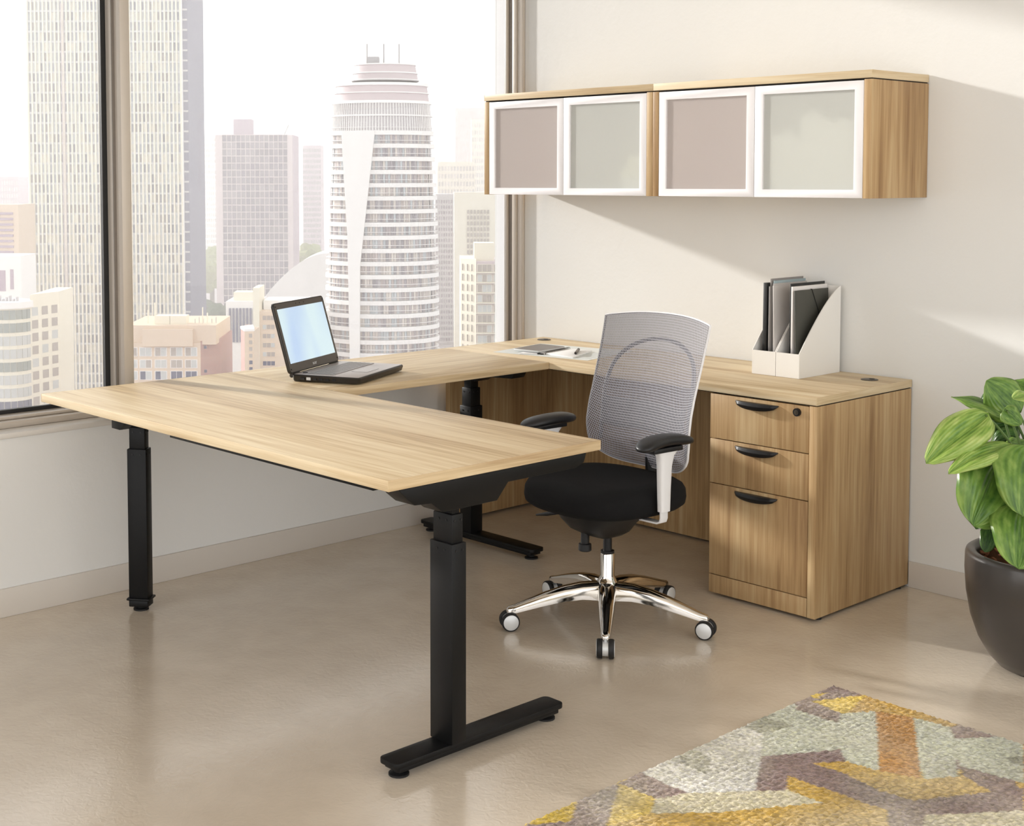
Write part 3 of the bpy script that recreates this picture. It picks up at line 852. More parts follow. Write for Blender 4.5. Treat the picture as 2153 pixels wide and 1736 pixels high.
q3 = [(cc.x + (p[0] - cc.x) * 0.97, cc.y + (p[1] - cc.y) * 0.97) for p in q]
quad_slab('back_cover', q3, tz + 0.0078, tz + 0.0086, plain('grey_tablet_back', (132, 126, 122), 0.5), tb)
pn = thing('pen', 'short dark metal pen lying on the blank notebook page', 'pen', (0.52, -0.36, zn + 0.006))
p0, p1 = Vector((0.560, -0.405, zn + 0.0118)), Vector((0.475, -0.290, zn + 0.0118))
d = (p1 - p0)
MB().tube([p0, p0 + d * 0.04, p0 + d * 0.62], [0.0050, 0.0060, 0.0060], 14).build('barrel', plain('brown_metal', (96, 86, 78), 0.35, 0.5), pn, world=True, smooth=True)
MB().tube([p0 + d * 0.62, p0 + d * 0.9, p1], [0.0061, 0.0056, 0.0022], 14).build('tip', black_plastic, pn, world=True, smooth=True)
MB().tube([p0 - d * 0.015, p0 + d * 0.002], [0.0044, 0.0044], 14).build('cap_end', black_rubber, pn, world=True, smooth=True)

# ================================================================== magazine holders with folders
HY0, HY1, HT = -0.288, -0.022, 0.003
def holder(x0, x1, label):
    t = thing('magazine_holder', label, 'magazine holder', ((x0 + x1) / 2, -0.155, TOPZ), group='white magazine holders on the credenza desk')
    z0 = TOPZ + 0.0005; zf = TOPZ + 0.088; zt = TOPZ + 0.320
    side = [(HY0, z0), (HY1, z0), (HY1, zt)]
    for k in range(1, 15):
        f = k / 15
        y = HY1 + (HY0 - HY1) * f
        # flowing S-shaped cut from the tall back to the low front
        g = 1 - f
        side.append((y, zf + (zt - zf) * (1 - (1 - g) ** 1.35)))
    side.append((HY0, zf))
    for xx in (x0, x1 - HT): MB().prism(side, 0, xx, xx + HT).build('side_panel', card_white, t, world=True)
    MB().box(x0 + HT, x1 - HT, HY0, HY0 + HT, z0, zf).build('front_panel', card_white, t, world=True)
    MB().box(x0 + HT, x1 - HT, HY1 - HT, HY1, z0, zt).build('back_panel', card_white, t, world=True)
    MB().box(x0 + HT, x1 - HT, HY0 + HT, HY1 - HT, z0, z0 + HT).build('bottom_panel', card_white, t, world=True)
    return t
holder(1.325, 1.4255, 'white card magazine holder farther from the plant, holding a black binder')
holder(1.4275, 1.525, 'white card magazine holder nearer the plant, holding a dark elastic folder')
fold_black = plain('black_binder', (30, 30, 30), 0.45)
fold_dark = plain('dark_grey_card', (72, 72, 66), 0.55)
fold_grey = plain('grey_card', (150, 146, 144), 0.55)
fold_light = plain('light_grey_card', (200, 196, 194), 0.55)
fold_blue = plain('pale_blue_card', (168, 186, 192), 0.55)
fold_white = plain('white_folder_card', (232, 228, 226), 0.6)
elastic = plain('black_elastic', (14, 14, 14), 0.7)
def folder(xb0, xt0, th, h, y0, y1, m, label, strap=False):
    z0 = TOPZ + 0.004
    v = []
    for z, x in ((z0, xb0), (z0 + h, xt0)):
        v += [(x, y0, z), (x + th, y0, z), (x + th, y1, z), (x, y1, z)]
    o = MB().add(v, [(0, 3, 2, 1), (4, 5, 6, 7), (0, 1, 5, 4), (1, 2, 6, 5), (2, 3, 7, 6), (3, 0, 4, 7)]).build('folder', m, None, bevel=0.0006)
    tag(o, label, 'folder', 'folders in the magazine holders')
    if strap:
        fx = lambda z: xb0 + th + (xt0 - xb0) * (z - z0) / h + 0.0012
        za, zc = z0 + h, z0 + h - 0.13
        y_a, y_c = y0 + 0.105, y0 + 0.17
        s = MB().tube([(fx(za) - th, y_a, za + 0.001), (fx(za), y_a, za + 0.001), (fx(zc), y_c, zc)], 0.0014, 6)
        s.build('elastic_strap', elastic, o, world=False)
    return o
Fy0, Fy1 = HY0 + 0.035, HY1 - 0.012
folder(1.3480, 1.3500, 0.016, 0.330, Fy0 - 0.005, Fy0 + 0.03, fold_black, 'slim black binder spine standing upright in the magazine holder')
folder(1.3665, 1.3690, 0.004, 0.345, Fy0 + 0.01, Fy1, fold_grey, 'grey card folder beside the black binder')
folder(1.3725, 1.3740, 0.004, 0.318, Fy0 - 0.005, Fy1 - 0.03, fold_grey, 'lower grey card folder in front of the pale blue one')
folder(1.3790, 1.3790, 0.004, 0.338, Fy0 + 0.015, Fy1, fold_blue, 'pale blue card folder peeking out behind the light grey ones')
folder(1.3860, 1.3850, 0.004, 0.328, Fy0 + 0.005, Fy1, fold_light, 'light grey folder beside the pale blue one')
folder(1.3990, 1.3920, 0.005, 0.322, Fy0 - 0.008, Fy1 - 0.01, fold_light, 'broad light grey folder leaning outermost in the farther holder')
folder(1.4490, 1.4500, 0.005, 0.300, Fy0 + 0.02, Fy1, fold_grey, 'narrow grey folder at the inner side of the nearer holder')
folder(1.4580, 1.4600, 0.005, 0.332, Fy0, Fy1, fold_black, 'black folder edge rising above the white folder')
folder(1.4680, 1.4680, 0.007, 0.322, Fy0 - 0.004, Fy1, fold_white, 'white folder next to the dark elastic folder')
folder(1.4900, 1.4810, 0.005, 0.308, Fy0 - 0.006, Fy1 - 0.01, fold_dark, 'dark grey folder closed with a black diagonal elastic strap', True)

# ================================================================== potted plant
POTZ = 0.345
pc = on_plane(2200, 1165, 2, POTZ)
pt = thing('potted_plant', 'broad-leaved green plant in a charcoal pot beside the credenza desk', 'plant', (pc.x, pc.y, 0))
pr_ = 0.228
MB().lathe([(0.0, 0.0), (0.110, 0.0), (0.128, 0.006), (0.156, 0.035), (0.186, 0.085), (0.209, 0.15), (0.222, 0.22), (0.2275, 0.29), (0.2265, 0.335), (0.2235, 0.345), (0.216, 0.350), (0.205, 0.350), (0.196, 0.345), (0.192, 0.330), (0.188, 0.29), (0.0, 0.285)], (0, 0, 0), 64).build('pot', pot_mat, pt, smooth=True, angle=60)
# bark soil: rough disc
so = MB(); R = []
for i in range(1, 14):
    r = 0.192 * i / 13
    R.append([(r * math.cos(2 * PI * k / 48), r * math.sin(2 * PI * k / 48), 0.322 + 0.012 * noise.noise(Vector((r * 60 * math.cos(2 * PI * k / 48), r * 60 * math.sin(2 * PI * k / 48), 1.3)))) for k in range(48)])
so.rings(R)
so.build('soil', soil_mat, pt, smooth=True)
chips = MB()
for k in range(150):
    a, r = random.uniform(0, 2 * PI), 0.185 * math.sqrt(random.random())
    c = Vector((r * math.cos(a), r * math.sin(a), 0.328 + random.uniform(-0.002, 0.006)))
    d1 = Vector((random.uniform(-1, 1), random.uniform(-1, 1), random.uniform(-.4, .4))).normalized() * random.uniform(0.005, 0.012)
    d2 = d1.cross(Vector((0, 0, 1))).normalized() * random.uniform(0.002, 0.005); d3 = d1.cross(d2).normalized() * 0.0018
    v = [c + sx * d1 + sy * d2 + sz * d3 for sz in (-1, 1) for sx, sy in ((-1, -1), (1, -1), (1, 1), (-1, 1))]
    chips.add(v, [(0, 3, 2, 1), (4, 5, 6, 7), (0, 1, 5, 4), (1, 2, 6, 5), (2, 3, 7, 6), (3, 0, 4, 7)])
chips.build('bark_chips', plain('bark_chip', (120, 72, 44), 0.9), pt)['kind'] = 'stuff'

def leaf_mat(name, c0, c1, c2):
    m, nt, b = mat_new(name)
    N, L = nt.nodes.new, nt.links.new
    out = nt.nodes['Material Output']
    uv = N('ShaderNodeUVMap'); uv.uv_map = 'UVMap'
    sp = N('ShaderNodeSeparateXYZ'); L(uv.outputs[0], sp.inputs[0])
    ab = N('ShaderNodeMath'); ab.operation = 'ABSOLUTE'; L(sp.outputs['X'], ab.inputs[0])
    # parallel veins that arc from the midrib: stripes in the across-leaf coordinate
    wv = N('ShaderNodeMath'); wv.operation = 'MULTIPLY'; wv.inputs[1].default_value = 42; L(ab.outputs[0], wv.inputs[0])
    sn = N('ShaderNodeMath'); sn.operation = 'SINE'; L(wv.outputs[0], sn.inputs[0])
    nz = N('ShaderNodeTexNoise'); nz.inputs['Scale'].default_value = 4; nz.inputs['Detail'].default_value = 4; L(uv.outputs[0], nz.inputs['Vector'])
    a1 = N('ShaderNodeMath'); a1.operation = 'MULTIPLY_ADD'; a1.inputs[1].default_value = 0.045; L(sn.outputs[0], a1.inputs[0]); L(nz.outputs['Fac'], a1.inputs[2])
    a2 = N('ShaderNodeMath'); a2.operation = 'MULTIPLY_ADD'; a2.inputs[1].default_value = 0.22; L(ab.outputs[0], a2.inputs[0]); L(a1.outputs[0], a2.inputs[2])
    c = N('ShaderNodeValToRGB'); e = c.color_ramp.elements
    e[0].position = 0.38; e[0].color = (*lin(c0), 1); e[1].position = 0.86; e[1].color = (*lin(c2), 1)
    k = e.new(0.60); k.color = (*lin(c1), 1)
    L(a2.outputs[0], c.inputs[0]); L(c.outputs[0], b.inputs['Base Color'])
    b.inputs['Roughness'].default_value = 0.32
    bp = N('ShaderNodeBump'); bp.inputs['Strength'].default_value = 0.25; bp.inputs['Distance'].default_value = 0.004; L(sn.outputs[0], bp.inputs['Height']); L(bp.outputs[0], b.inputs['Normal'])
    tl = N('ShaderNodeBsdfTranslucent'); L(c.outputs[0], tl.inputs[0])
    mx = N('ShaderNodeMixShader'); mx.inputs[0].default_value = 0.22; L(b.outputs[0], mx.inputs[1]); L(tl.outputs[0], mx.inputs[2]); L(mx.outputs[0], out.inputs[0])
    return m
leaf_a = leaf_mat('leaf_green', (66, 104, 40), (104, 142, 58), (150, 178, 92))
leaf_b = leaf_mat('leaf_bright_green', (98, 140, 56), (146, 178, 80), (196, 212, 130))
leaf_c = leaf_mat('leaf_deep_green', (40, 72, 32), (62, 98, 44), (96, 130, 62))
stem_mat = plain('green_stem', (86, 112, 56), 0.5)
VIEW = _f.copy()
def leaf(b, t, w, mat, fold=0.25, droop=0.18, face=(0, 0, 1), roll=0.0, stem=True, camtilt=0.55, wide=0.5):
    # b, t: base and tip in world space; w: full width; face: direction the upper side looks to
    b, t = Vector(b), Vector(t)
    L = (t - b).length; ax = (t - b).normalized()
    fdir = Vector(face).normalized()
    nrm = (fdir - ax * fdir.dot(ax)).normalized()
    side = ax.cross(nrm).normalized()
    if roll:
        q = Matrix.Rotation(roll, 3, ax); nrm = q @ nrm; side = q @ side
    NL, NW = 20, 12
    vv, uvs, ff = [], [], []
    for i in range(NL + 1):
        s = i / NL
        prof = (math.sin(PI * s ** 0.72) ** 0.58) * (1 - 0.06 * s) if 0 < s < 1 else 0.0
        hw = 0.5 * w * 1.18 * max(prof, 0.012)
        c = b + ax * (L * s) + nrm * (droop * L * (math.sin(PI * s) * 0.55))
        for j in range(NW + 1):
            u = -1 + 2 * j / NW
            rip = 0.010 * math.sin(s * 11 + u * 2.0) * abs(u) ** 2
            h = -fold * hw * (1 - abs(u)) ** 1.6 * 1.0 + fold * hw * 0.35 * (1 - abs(u) ** 2) - 0.30 * hw * abs(u) ** 2.5
            p = c + side * (hw * u) + nrm * (h + rip * 0.5 * w / 0.12)
            vv.append(p); uvs.append((u, s))
    for i in range(NL):
        for j in range(NW):
            a = i * (NW + 1) + j; ff.append((a, a + 1, a + NW + 2, a + NW + 1))
    off = pt.location
    me_ = bpy.data.meshes.new('leaf')
    me_.from_pydata([v - off for v in vv], [], ff)
    ul = me_.uv_layers.new(name='UVMap')
    for p in me_.polygons:
        for li in p.loop_indices: ul.data[li].uv = uvs[me_.loops[li].vertex_index]
    me_.polygons.foreach_set('use_smooth', [True] * len(me_.polygons))
    me_.materials.append(mat)
    o = bpy.data.objects.new('leaf', me_); col.objects.link(o); o.parent = pt
    md = o.modifiers.new('thickness', 'SOLIDIFY'); md.thickness = 0.0012
    if stem:
        root = Vector((pc.x + random.uniform(-0.04, 0.04), pc.y + random.uniform(-0.04, 0.04), 0.325))
        m1 = root.lerp(b, 0.45); m1.z = root.z + (b.z - root.z) * 0.72
        pts = []
        for k in range(9):
            f = k / 8
            pts.append(((1 - f) ** 2) * root + 2 * f * (1 - f) * m1 + f * f * (b + ax * 0.01))
        MB().tube(pts, [0.0055 - 0.0022 * k / 8 for k in range(9)], 8).build('stem', stem_mat, pt, world=True, smooth=True)
    return o
TOCAM = -Vector((VIEW.x, VIEW.y, 0)).normalized()
PD = (pc - CAM).dot(_f)
def P(px, py, dd=0.0): return at_depth(px, py, PD + dd)
UP = Vector((0, 0, 1))
# leaves in view, from the pixels of base and tip and an offset towards (-) or away from (+) the camera
leaf(P(2078, 868, -0.06), P(1947, 974, -0.10), 0.115, leaf_b, 0.5, 0.20, UP * 0.9 + TOCAM * 0.75)
leaf(P(2128, 934, -0.08), P(1994, 996, -0.16), 0.085, leaf_b, 0.45, 0.22, UP * 1.0 + TOCAM * 0.45)
leaf(P(2112, 868, 0.04), P(2000, 834, 0.10), 0.105, leaf_a, 0.3, 0.22, UP * 1.0 + TOCAM * 0.10)
leaf(P(2145, 868, 0.06), P(2074, 800, 0.06), 0.125, leaf_a, 0.15, 0.10, TOCAM * 1.0 + UP * 0.35)
leaf(P(2132, 862, 0.10), P(2062, 892, 0.13), 0.150, leaf_c, 0.3, 0.12, TOCAM * 1.0 + UP * 0.3)
leaf(P(2112, 975, -0.10), P(2047, 1106, -0.17), 0.205, leaf_a, 0.40, 0.22, TOCAM * 1.0 + UP * 0.5, roll=-0.25)
leaf(P(2178, 940, -0.14), P(2150, 1086, -0.24), 0.190, leaf_a, 0.15, 0.18, TOCAM * 1.0 + UP * 0.35)
leaf(P(2160, 1065, -0.16), P(2142, 1196, -0.27), 0.165, leaf_a, 0.35, 0.16, TOCAM * 1.0 + UP * 0.5)
leaf(P(2100, 965, 0.00), P(2052, 1112, 0.02), 0.130, leaf_c, 0.3, 0.15, TOCAM * 0.8 + UP * 0.3 - _r * 0.8)
leaf(P(2088, 1110, 0.02), P(2070, 1160, -0.02), 0.055, leaf_c, 0.3, 0.1, TOCAM)
leaf(P(2112, 858, -0.04), P(2148, 892, -0.05), 0.060, leaf_a, 0.3, 0.1, TOCAM + UP * 0.6)
leaf(P(2180, 838, -0.10), P(2130, 838, -0.16), 0.060, leaf_b, 0.4, 0.25, UP + TOCAM * 0.6)
leaf(P(2150, 930, 0.05), P(2080, 955, 0.10), 0.120, leaf_c, 0.3, 0.15, TOCAM + UP * 0.5)
leaf(P(2170, 935, 0.0), P(2115, 940, -0.02), 0.075, leaf_a, 0.3, 0.15, TOCAM * 0.7 + UP)
leaf(P(2180, 820, 0.10), P(2130, 800, 0.16), 0.09, leaf_a, 0.3, 0.1, TOCAM + UP * 0.7)
# leaves beyond the edge of the photograph
for (a, b, w_) in (((2215, 880, 0.0), (2330, 960, 0.0), 0.13), ((2225, 930, -0.08), (2345, 1040, -0.16), 0.16), ((2210, 850, 0.05), (2290, 800, 0.08), 0.12),
                   ((2230, 980, 0.02), (2320, 1120, -0.05), 0.15), ((2205, 840, 0.12), (2200, 770, 0.2), 0.11), ((2215, 960, 0.12), (2300, 1020, 0.2), 0.12)):
    leaf(P(*a), P(*b), w_, random.choice((leaf_a, leaf_a, leaf_b)), 0.35, 0.2, UP + TOCAM * 0.5)

# ================================================================== rug
RX0, RX1, RY0, RY1 = 2.165, 3.80, -3.40, -1.075
def rpx(px, py):
    p = on_plane(1050 + px * 0.51231, 1400 + py * 0.51231, 2, 0.011); return (p.x, p.y)
MAU, OCH, GOLD, YEL, PALE, CREAM, GRN, WHT, ORG = (150, 130, 124), (196, 160, 84), (206, 172, 92), (222, 190, 66), (198, 200, 182), (214, 206, 178), (160, 160, 142), (222, 220, 212), (188, 138, 72)
patches = [
    (PALE, [(2153, 300), (2153, 480), (1890, 410), (1850, 300), (2035, 290)]),
    (CREAM, [(770, 520), (1050, 512), (1180, 510), (1330, 560), (900, 600), (620, 605), (640, 545)]),
    (WHT, [(580, 440), (700, 385), (850, 440), (870, 372), (1075, 370), (1050, 512), (770, 520)]),
    (WHT, [(800, 343), (1000, 250), (1080, 275), (1075, 370), (870, 372)]),
    (PALE, [(1100, 212), (1215, 172), (1385, 228), (1400, 190), (1545, 185), (1560, 430), (1420, 390), (1400, 342), (1075, 370), (1080, 275), (1215, 245)]),
    (MAU, [(1390, 80), (1490, 118), (1290, 143)]),
    (MAU, [(1205, 176), (1290, 142), (1405, 192), (1388, 232)]),
    (YEL, [(1285, 144), (1500, 122), (1440, 190), (1400, 192)]),
    (OCH, [(1480, 117), (1890, 243), (1850, 252), (1700, 213), (1545, 186), (1430, 191), (1500, 122)]),
    (ORG, [(1545, 185), (1700, 212), (1730, 462), (1560, 430)]),
    (PALE, [(1700, 212), (1850, 250), (1885, 452), (1740, 465)]),
    (MAU, [(1850, 250), (1890, 238), (2040, 290), (1870, 298)]),
    (GRN, [(1000, 250), (1100, 212), (1215, 245), (1080, 275)]),
    (GRN, [(700, 385), (800, 343), (870, 372), (850, 442)]),
    (MAU, [(1075, 370), (1400, 342), (1420, 390), (1280, 405), (1185, 450), (1180, 510), (1050, 512)]),
    (GOLD, [(1285, 398), (1420, 392), (1560, 430), (1740, 465), (1885, 452), (2060, 530), (1700, 552), (1560, 510)]),
    (MAU, [(1200, 400), (1380, 425), (1560, 510), (1700, 552), (2153, 500), (2153, 592), (1745, 612), (1730, 760), (1610, 760), (1590, 592), (1185, 450)]),
    (MAU, [(1890, 410), (2153, 505), (2153, 560), (2060, 540), (1905, 450)]),
    (GRN, [(2060, 375), (2153, 370), (2153, 410)]),
    (GOLD, [(1185, 450), (1590, 592), (1612, 760), (400, 760), (450, 610), (620, 605), (900, 600), (1330, 560), (1180, 505)]),
    (CREAM, [(1745, 612), (2153, 592), (2300, 760), (1730, 760)]),
    (MAU, [(495, 478), (580, 438), (775, 520), (640, 545)]),
    (MAU, [(60, 672), (330, 545), (500, 478), (440, 720), (300, 760), (0, 760)]),
    (YEL, [(495, 480), (640, 545), (620, 605), (440, 660)]),
    (YEL, [(85, 652), (318, 552), (292, 636)]),
]
patches = [(lin(c), [rpx(*q) for q in poly]) for c, poly in patches]
def inside(x, y, poly):
    r = False; n_ = len(poly); j = n_ - 1
    for i in range(n_):
        xi, yi = poly[i]; xj, yj = poly[j]
        if (yi > y) != (yj > y) and x < (xj - xi) * (y - yi) / (yj - yi) + xi: r = not r
        j = i
    return r
boxes = [(min(p[0] for p in q), max(p[0] for p in q), min(p[1] for p in q), max(p[1] for p in q)) for _, q in patches]
pal = [lin(c) for c in (MAU, GOLD, PALE, CREAM, ORG, WHT, GRN, YEL)]
def rug_col(x, y, depth_=0):
    for (c, q), b_ in zip(reversed(patches), reversed(boxes)):
        if b_[0] <= x <= b_[1] and b_[2] <= y <= b_[3] and inside(x, y, q): return c
    if depth_ < 2 and x < 2.9 and y > -2.6: return rug_col(x + 0.035, y - 0.03, depth_ + 1)
    k = math.floor(x / 0.21); f = (x / 0.21) % 1
    yy = y + (f if k % 2 else 1 - f) * 0.16
    return pal[(k * 5 + math.floor(yy / 0.17) * 3) % 8]
PALE_L = lin((206, 202, 186))
STEP = 0.0056
nx, ny = int((RX1 - RX0) / STEP), int((RY1 - RY0) / STEP)
rv, rc_, rf = [], [], []
for j in range(ny + 1):
    for i in range(nx + 1):
        x, y = RX0 + i * STEP, RY0 + j * STEP
        edge = min(i, j, nx - i, ny - j)
        jx, jy = random.uniform(-.3, .3) * STEP, random.uniform(-.3, .3) * STEP
        z = (0.011 + random.uniform(-0.0022, 0.0022) + 0.0012 * math.sin(x * 330)) if edge > 0 else 0.001
        rv.append((x + jx, y + jy, z))
        c = rug_col(x, y)
        fd = 0.88 + 0.26 * noise.noise(Vector((x * 6, y * 6, 0)))
        k_ = max(0.0, min(0.62, 0.20 + 0.75 * noise.noise(Vector((x * 4.3 + 3, y * 4.3, 2.0)))))
        c = [p_ + (q_ - p_) * k_ for p_, q_ in zip(c, PALE_L)]
        g = random.uniform(0.62, 1.30) * fd
        rc_.append((min(1, c[0] * g), min(1, c[1] * g), min(1, c[2] * g * random.uniform(0.9, 1.1)), 1))
for j in range(ny):
    for i in range(nx):
        a = j * (nx + 1) + i; rf.append((a, a + 1, a + nx + 2, a + nx + 1))
me = bpy.data.meshes.new('rug'); me.from_pydata(rv, [], rf)
ca = me.color_attributes.new('pattern', 'FLOAT_COLOR', 'POINT')
ca.data.foreach_set('color', [q for c in rc_ for q in c])
m, nt, b = mat_new('woven_rug')
at_ = nt.nodes.new('ShaderNodeAttribute'); at_.attribute_name = 'pattern'
nt.links.new(at_.outputs['Color'], b.inputs['Base Color'])
nz = nt.nodes.new('ShaderNodeTexNoise'); nz.inputs['Scale'].default_value = 260
tcn = nt.nodes.new('ShaderNodeTexCoord'); nt.links.new(tcn.outputs['Object'], nz.inputs['Vector'])
bp = nt.nodes.new('ShaderNodeBump'); bp.inputs['Strength'].default_value = 0.6; bp.inputs['Distance'].default_value = 0.004
nt.links.new(nz.outputs['Fac'], bp.inputs['Height']); nt.links.new(bp.outputs[0], b.inputs['Normal'])
b.inputs['Roughness'].default_value = 0.95; b.inputs['Specular IOR Level'].default_value = 0.1; b.inputs['Sheen Weight'].default_value = 0.2
me.materials.append(m)
rug = bpy.data.objects.new('rug', me); col.objects.link(rug)
tag(rug, 'textured rug with a gold, mauve and pale grey herringbone pattern', 'rug')

# ================================================================== the city outside
GZ = -96.0
def facade_mat(name, rgb, rough=0.7): return plain(name, rgb, rough, 0, 0.3)
f_cream = facade_mat('cream_facade', (236, 230, 212)); f_white = facade_mat('white_facade', (242, 240, 238)); f_beige = facade_mat('beige_facade', (222, 202, 180))
f_pink = facade_mat('rosy_grey_facade', (206, 192, 194)); f_mauve = facade_mat('mauve_facade', (176, 158, 172)); f_grey = facade_mat('grey_facade', (196, 192, 194)); f_dark = facade_mat('slate_facade', (120, 120, 140))
f_brown = facade_mat('rosy_brown_facade', (186, 150, 142)); f_roof = facade_mat('flat_roof', (214, 208, 204), 0.9); f_steel = facade_mat('antenna_steel', (170, 165, 165), 0.5)
f_sky = facade_mat('pale_blue_spandrel', (204, 208, 212))
f_pier = facade_mat('rosy_pier', (196, 172, 170))
asphalt = facade_mat('city_ground', (176, 168, 170), 0.95)
m_pane, nt, b = mat_new('city_window_glass')
at_ = nt.nodes.new('ShaderNodeAttribute'); at_.attribute_name = 'tint'
nt.links.new(at_.outputs['Color'], b.inputs['Base Color']); b.inputs['Roughness'].default_value = 0.18
def single_glass(name, rgb): return plain(name, rgb, 0.2, 0, 0.5)
g_pale = single_glass('pale_window', (196, 198, 196)); g_dark = single_glass('dark_window', (84, 84, 108)); g_warm = single_glass('warm_window', (170, 160, 152)); g_green = single_glass('green_grey_window', (146, 152, 146))
BLUE = [(176, 184, 194), (190, 196, 200), (204, 206, 206), (162, 170, 186), (214, 212, 202), (126, 130, 148), (150, 146, 150)]
MAUV = [(108, 98, 116), (118, 108, 124), (98, 88, 108), (130, 120, 132), (92, 82, 106)]
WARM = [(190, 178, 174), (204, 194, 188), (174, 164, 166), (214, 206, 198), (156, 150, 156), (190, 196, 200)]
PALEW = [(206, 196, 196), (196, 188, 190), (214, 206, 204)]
def city_root(name, label, pxc, d, yaw=0.0, cat='building', group='buildings seen through the window'):
    p = at_depth(pxc, 600, d)
    t = thing(name, label, cat, (p.x, p.y, GZ), YAW + math.radians(yaw), group)
    t['d'] = d; t['c'] = pxc
    return t
def zz(t, py): return at_depth(t['c'], py, t['d']).z - GZ
def xx(t, px): return (px - t['c']) * t['d'] / FPX
def panes(t, quads, palette, name='windows', parent=None):
    # quads: list of four local points; one joined part whose pieces are too small to pick apart
    v, f, c = [], [], []
    for q in quads:
        f.append(tuple(range(len(v), len(v) + 4))); v += q
        k = lin(random.choice(palette)); g = random.uniform(0.85, 1.12)
        c += [(min(1, k[0] * g), min(1, k[1] * g), min(1, k[2] * g), 1)] * 4
    me_ = bpy.data.meshes.new(name); me_.from_pydata(v, [], f)
    a = me_.color_attributes.new('tint', 'FLOAT_COLOR', 'POINT'); a.data.foreach_set('color', [q for r in c for q in r])
    me_.materials.append(m_pane)
    o = bpy.data.objects.new(name, me_); col.objects.link(o); o.parent = parent or t; o['kind'] = 'stuff'
    return o
def grid(t, x0, x1, z0, z1, cols, rows, pw, sh, palette, pier, y=0.0, proud=0.5, spand=None):
    # recessed glass panes between real piers and spandrels
    cw, rh = (x1 - x0) / cols, (z1 - z0) / rows
    q = []
    for j in range(rows):
        for i in range(cols):
            a, b_ = x0 + i * cw, x0 + (i + 1) * cw; c, d_ = z0 + j * rh, z0 + (j + 1) * rh
            q.append([(a, y, c), (b_, y, c), (b_, y, d_), (a, y, d_)])
    panes(t, q, palette)
    m = MB()
    for i in range(cols + 1): m.box(x0 + i * cw - pw / 2, x0 + i * cw + pw / 2, y - proud, y + 0.02, z0, z1)
    m.build('piers', pier, t)['kind'] = 'stuff'
    m = MB()
    for j in range(rows + 1): m.box(x0, x1, y - proud * 0.6, y + 0.02, z0 + j * rh - sh / 2, z0 + j * rh + sh / 2)
    m.build('spandrels', spand or pier, t)['kind'] = 'stuff'
def slab_body(t, x0, x1, y0, y1, z1, m, name='body', z0=0.0):
    return MB().box(x0, x1, y0, y1, z0, z1).build(name, m, t)
def window_each(t, x0, x1, z0, z1, m, y=0.0, frame=None, split=2):
    # single windows large enough to pick apart: a frame with its panes
    w = MB().box(x0 - 0.12, x1 + 0.12, y - 0.12, y + 0.05, z0 - 0.12, z1 + 0.12).build('window', frame or f_white, t)
    for k in range(split):
        a = x0 + (x1 - x0) * k / split; b_ = x0 + (x1 - x0) * (k + 1) / split
        MB().box(a + 0.06, b_ - 0.06, y - 0.16, y - 0.06, z0, z1).build('window_pane', m if not isinstance(m, list) else random.choice(m), w)
    return w

g_ = struct(box('ground', (-2600, -60, -1200, 2200, GZ - 1, GZ), asphalt), 'hazy city ground far below the window')

# --- tall ribbed tower on the left
t = city_root('ribbed_tower', 'tall white ribbed tower split by the window mullion', 225, 550, 0)
x0, x1, ztop = xx(t, 68), xx(t, 386), zz(t, -120)
slab_body(t, x0, x1, 0.3, 40, ztop, f_grey)
zb_ = zz(t, 900)
rows = int((ztop - zb_) / 4.0)
grid(t, x0, x1, ztop - rows * 4.0, ztop, 39, rows, 0.60, 0.75, BLUE, f_cream, 0.0, 0.9, f_sky)
slab_body(t, x1, xx(t, 400), 0.6, 38, ztop, f_dark, 'side_strip')
m = MB()
for k in range(int(ztop / 4.0)): m.box(x1 + 0.1, xx(t, 400) - 0.1, 0.4, 0.7, k * 4.0, k * 4.0 + 0.7)
m.build('side_bands', f_grey, t)['kind'] = 'stuff'
slab_body(t, xx(t, 386.5), xx(t, 389.5), -0.6, 0.8, ztop, f_white, 'corner_rib')
slab_body(t, xx(t, 138), xx(t, 144), -0.9, 0.5, ztop - 25, f_pink, 'service_rib')
MB().prism([(xx(t, 42), 14), (xx(t, 68), 0.3), (xx(t, 68), 30), (xx(t, 42), 30)], 2, 0, ztop).build('chamfered_corner', f_cream, t)
m = MB()
for k in range(4):
    a = k / 4
    m.box(xx(t, 44 + 24 * a), xx(t, 45.5 + 24 * a), 13 - 13.7 * a - 0.6, 14 - 13.7 * a, 0, ztop)
m.build('corner_fins', f_white, t)['kind'] = 'stuff'

# --- mauve grid tower
t = city_root('grid_tower', 'mauve office block with a square white window grid', 536, 790, 0)
x0, x1, ztop = xx(t, 470), xx(t, 607), zz(t, 284)
slab_body(t, xx(t, 456), xx(t, 617), 0.4, 36, ztop, f_mauve)
zb_ = zz(t, 760)
rows = int((ztop - zb_) / 4.0)
grid(t, x0, x1, ztop - rows * 4.0, ztop, 14, rows, 0.34, 0.42, MAUV, f_pink, 0.0, 0.5, f_pink)
for a, b_ in ((456, 470), (607, 617)): slab_body(t, xx(t, a), xx(t, b_), -0.4, 0.6, ztop, f_pink, 'corner_pier')
slab_body(t, xx(t, 490), xx(t, 527), 8, 20, zz(t, 250), f_mauve, 'rooftop_plant_room', ztop - 1)
MB().tube([(xx(t, 598), 5, ztop), (xx(t, 608), 5, ztop + 6)], 0.25, 6).build('rooftop_crane', f_steel, t)

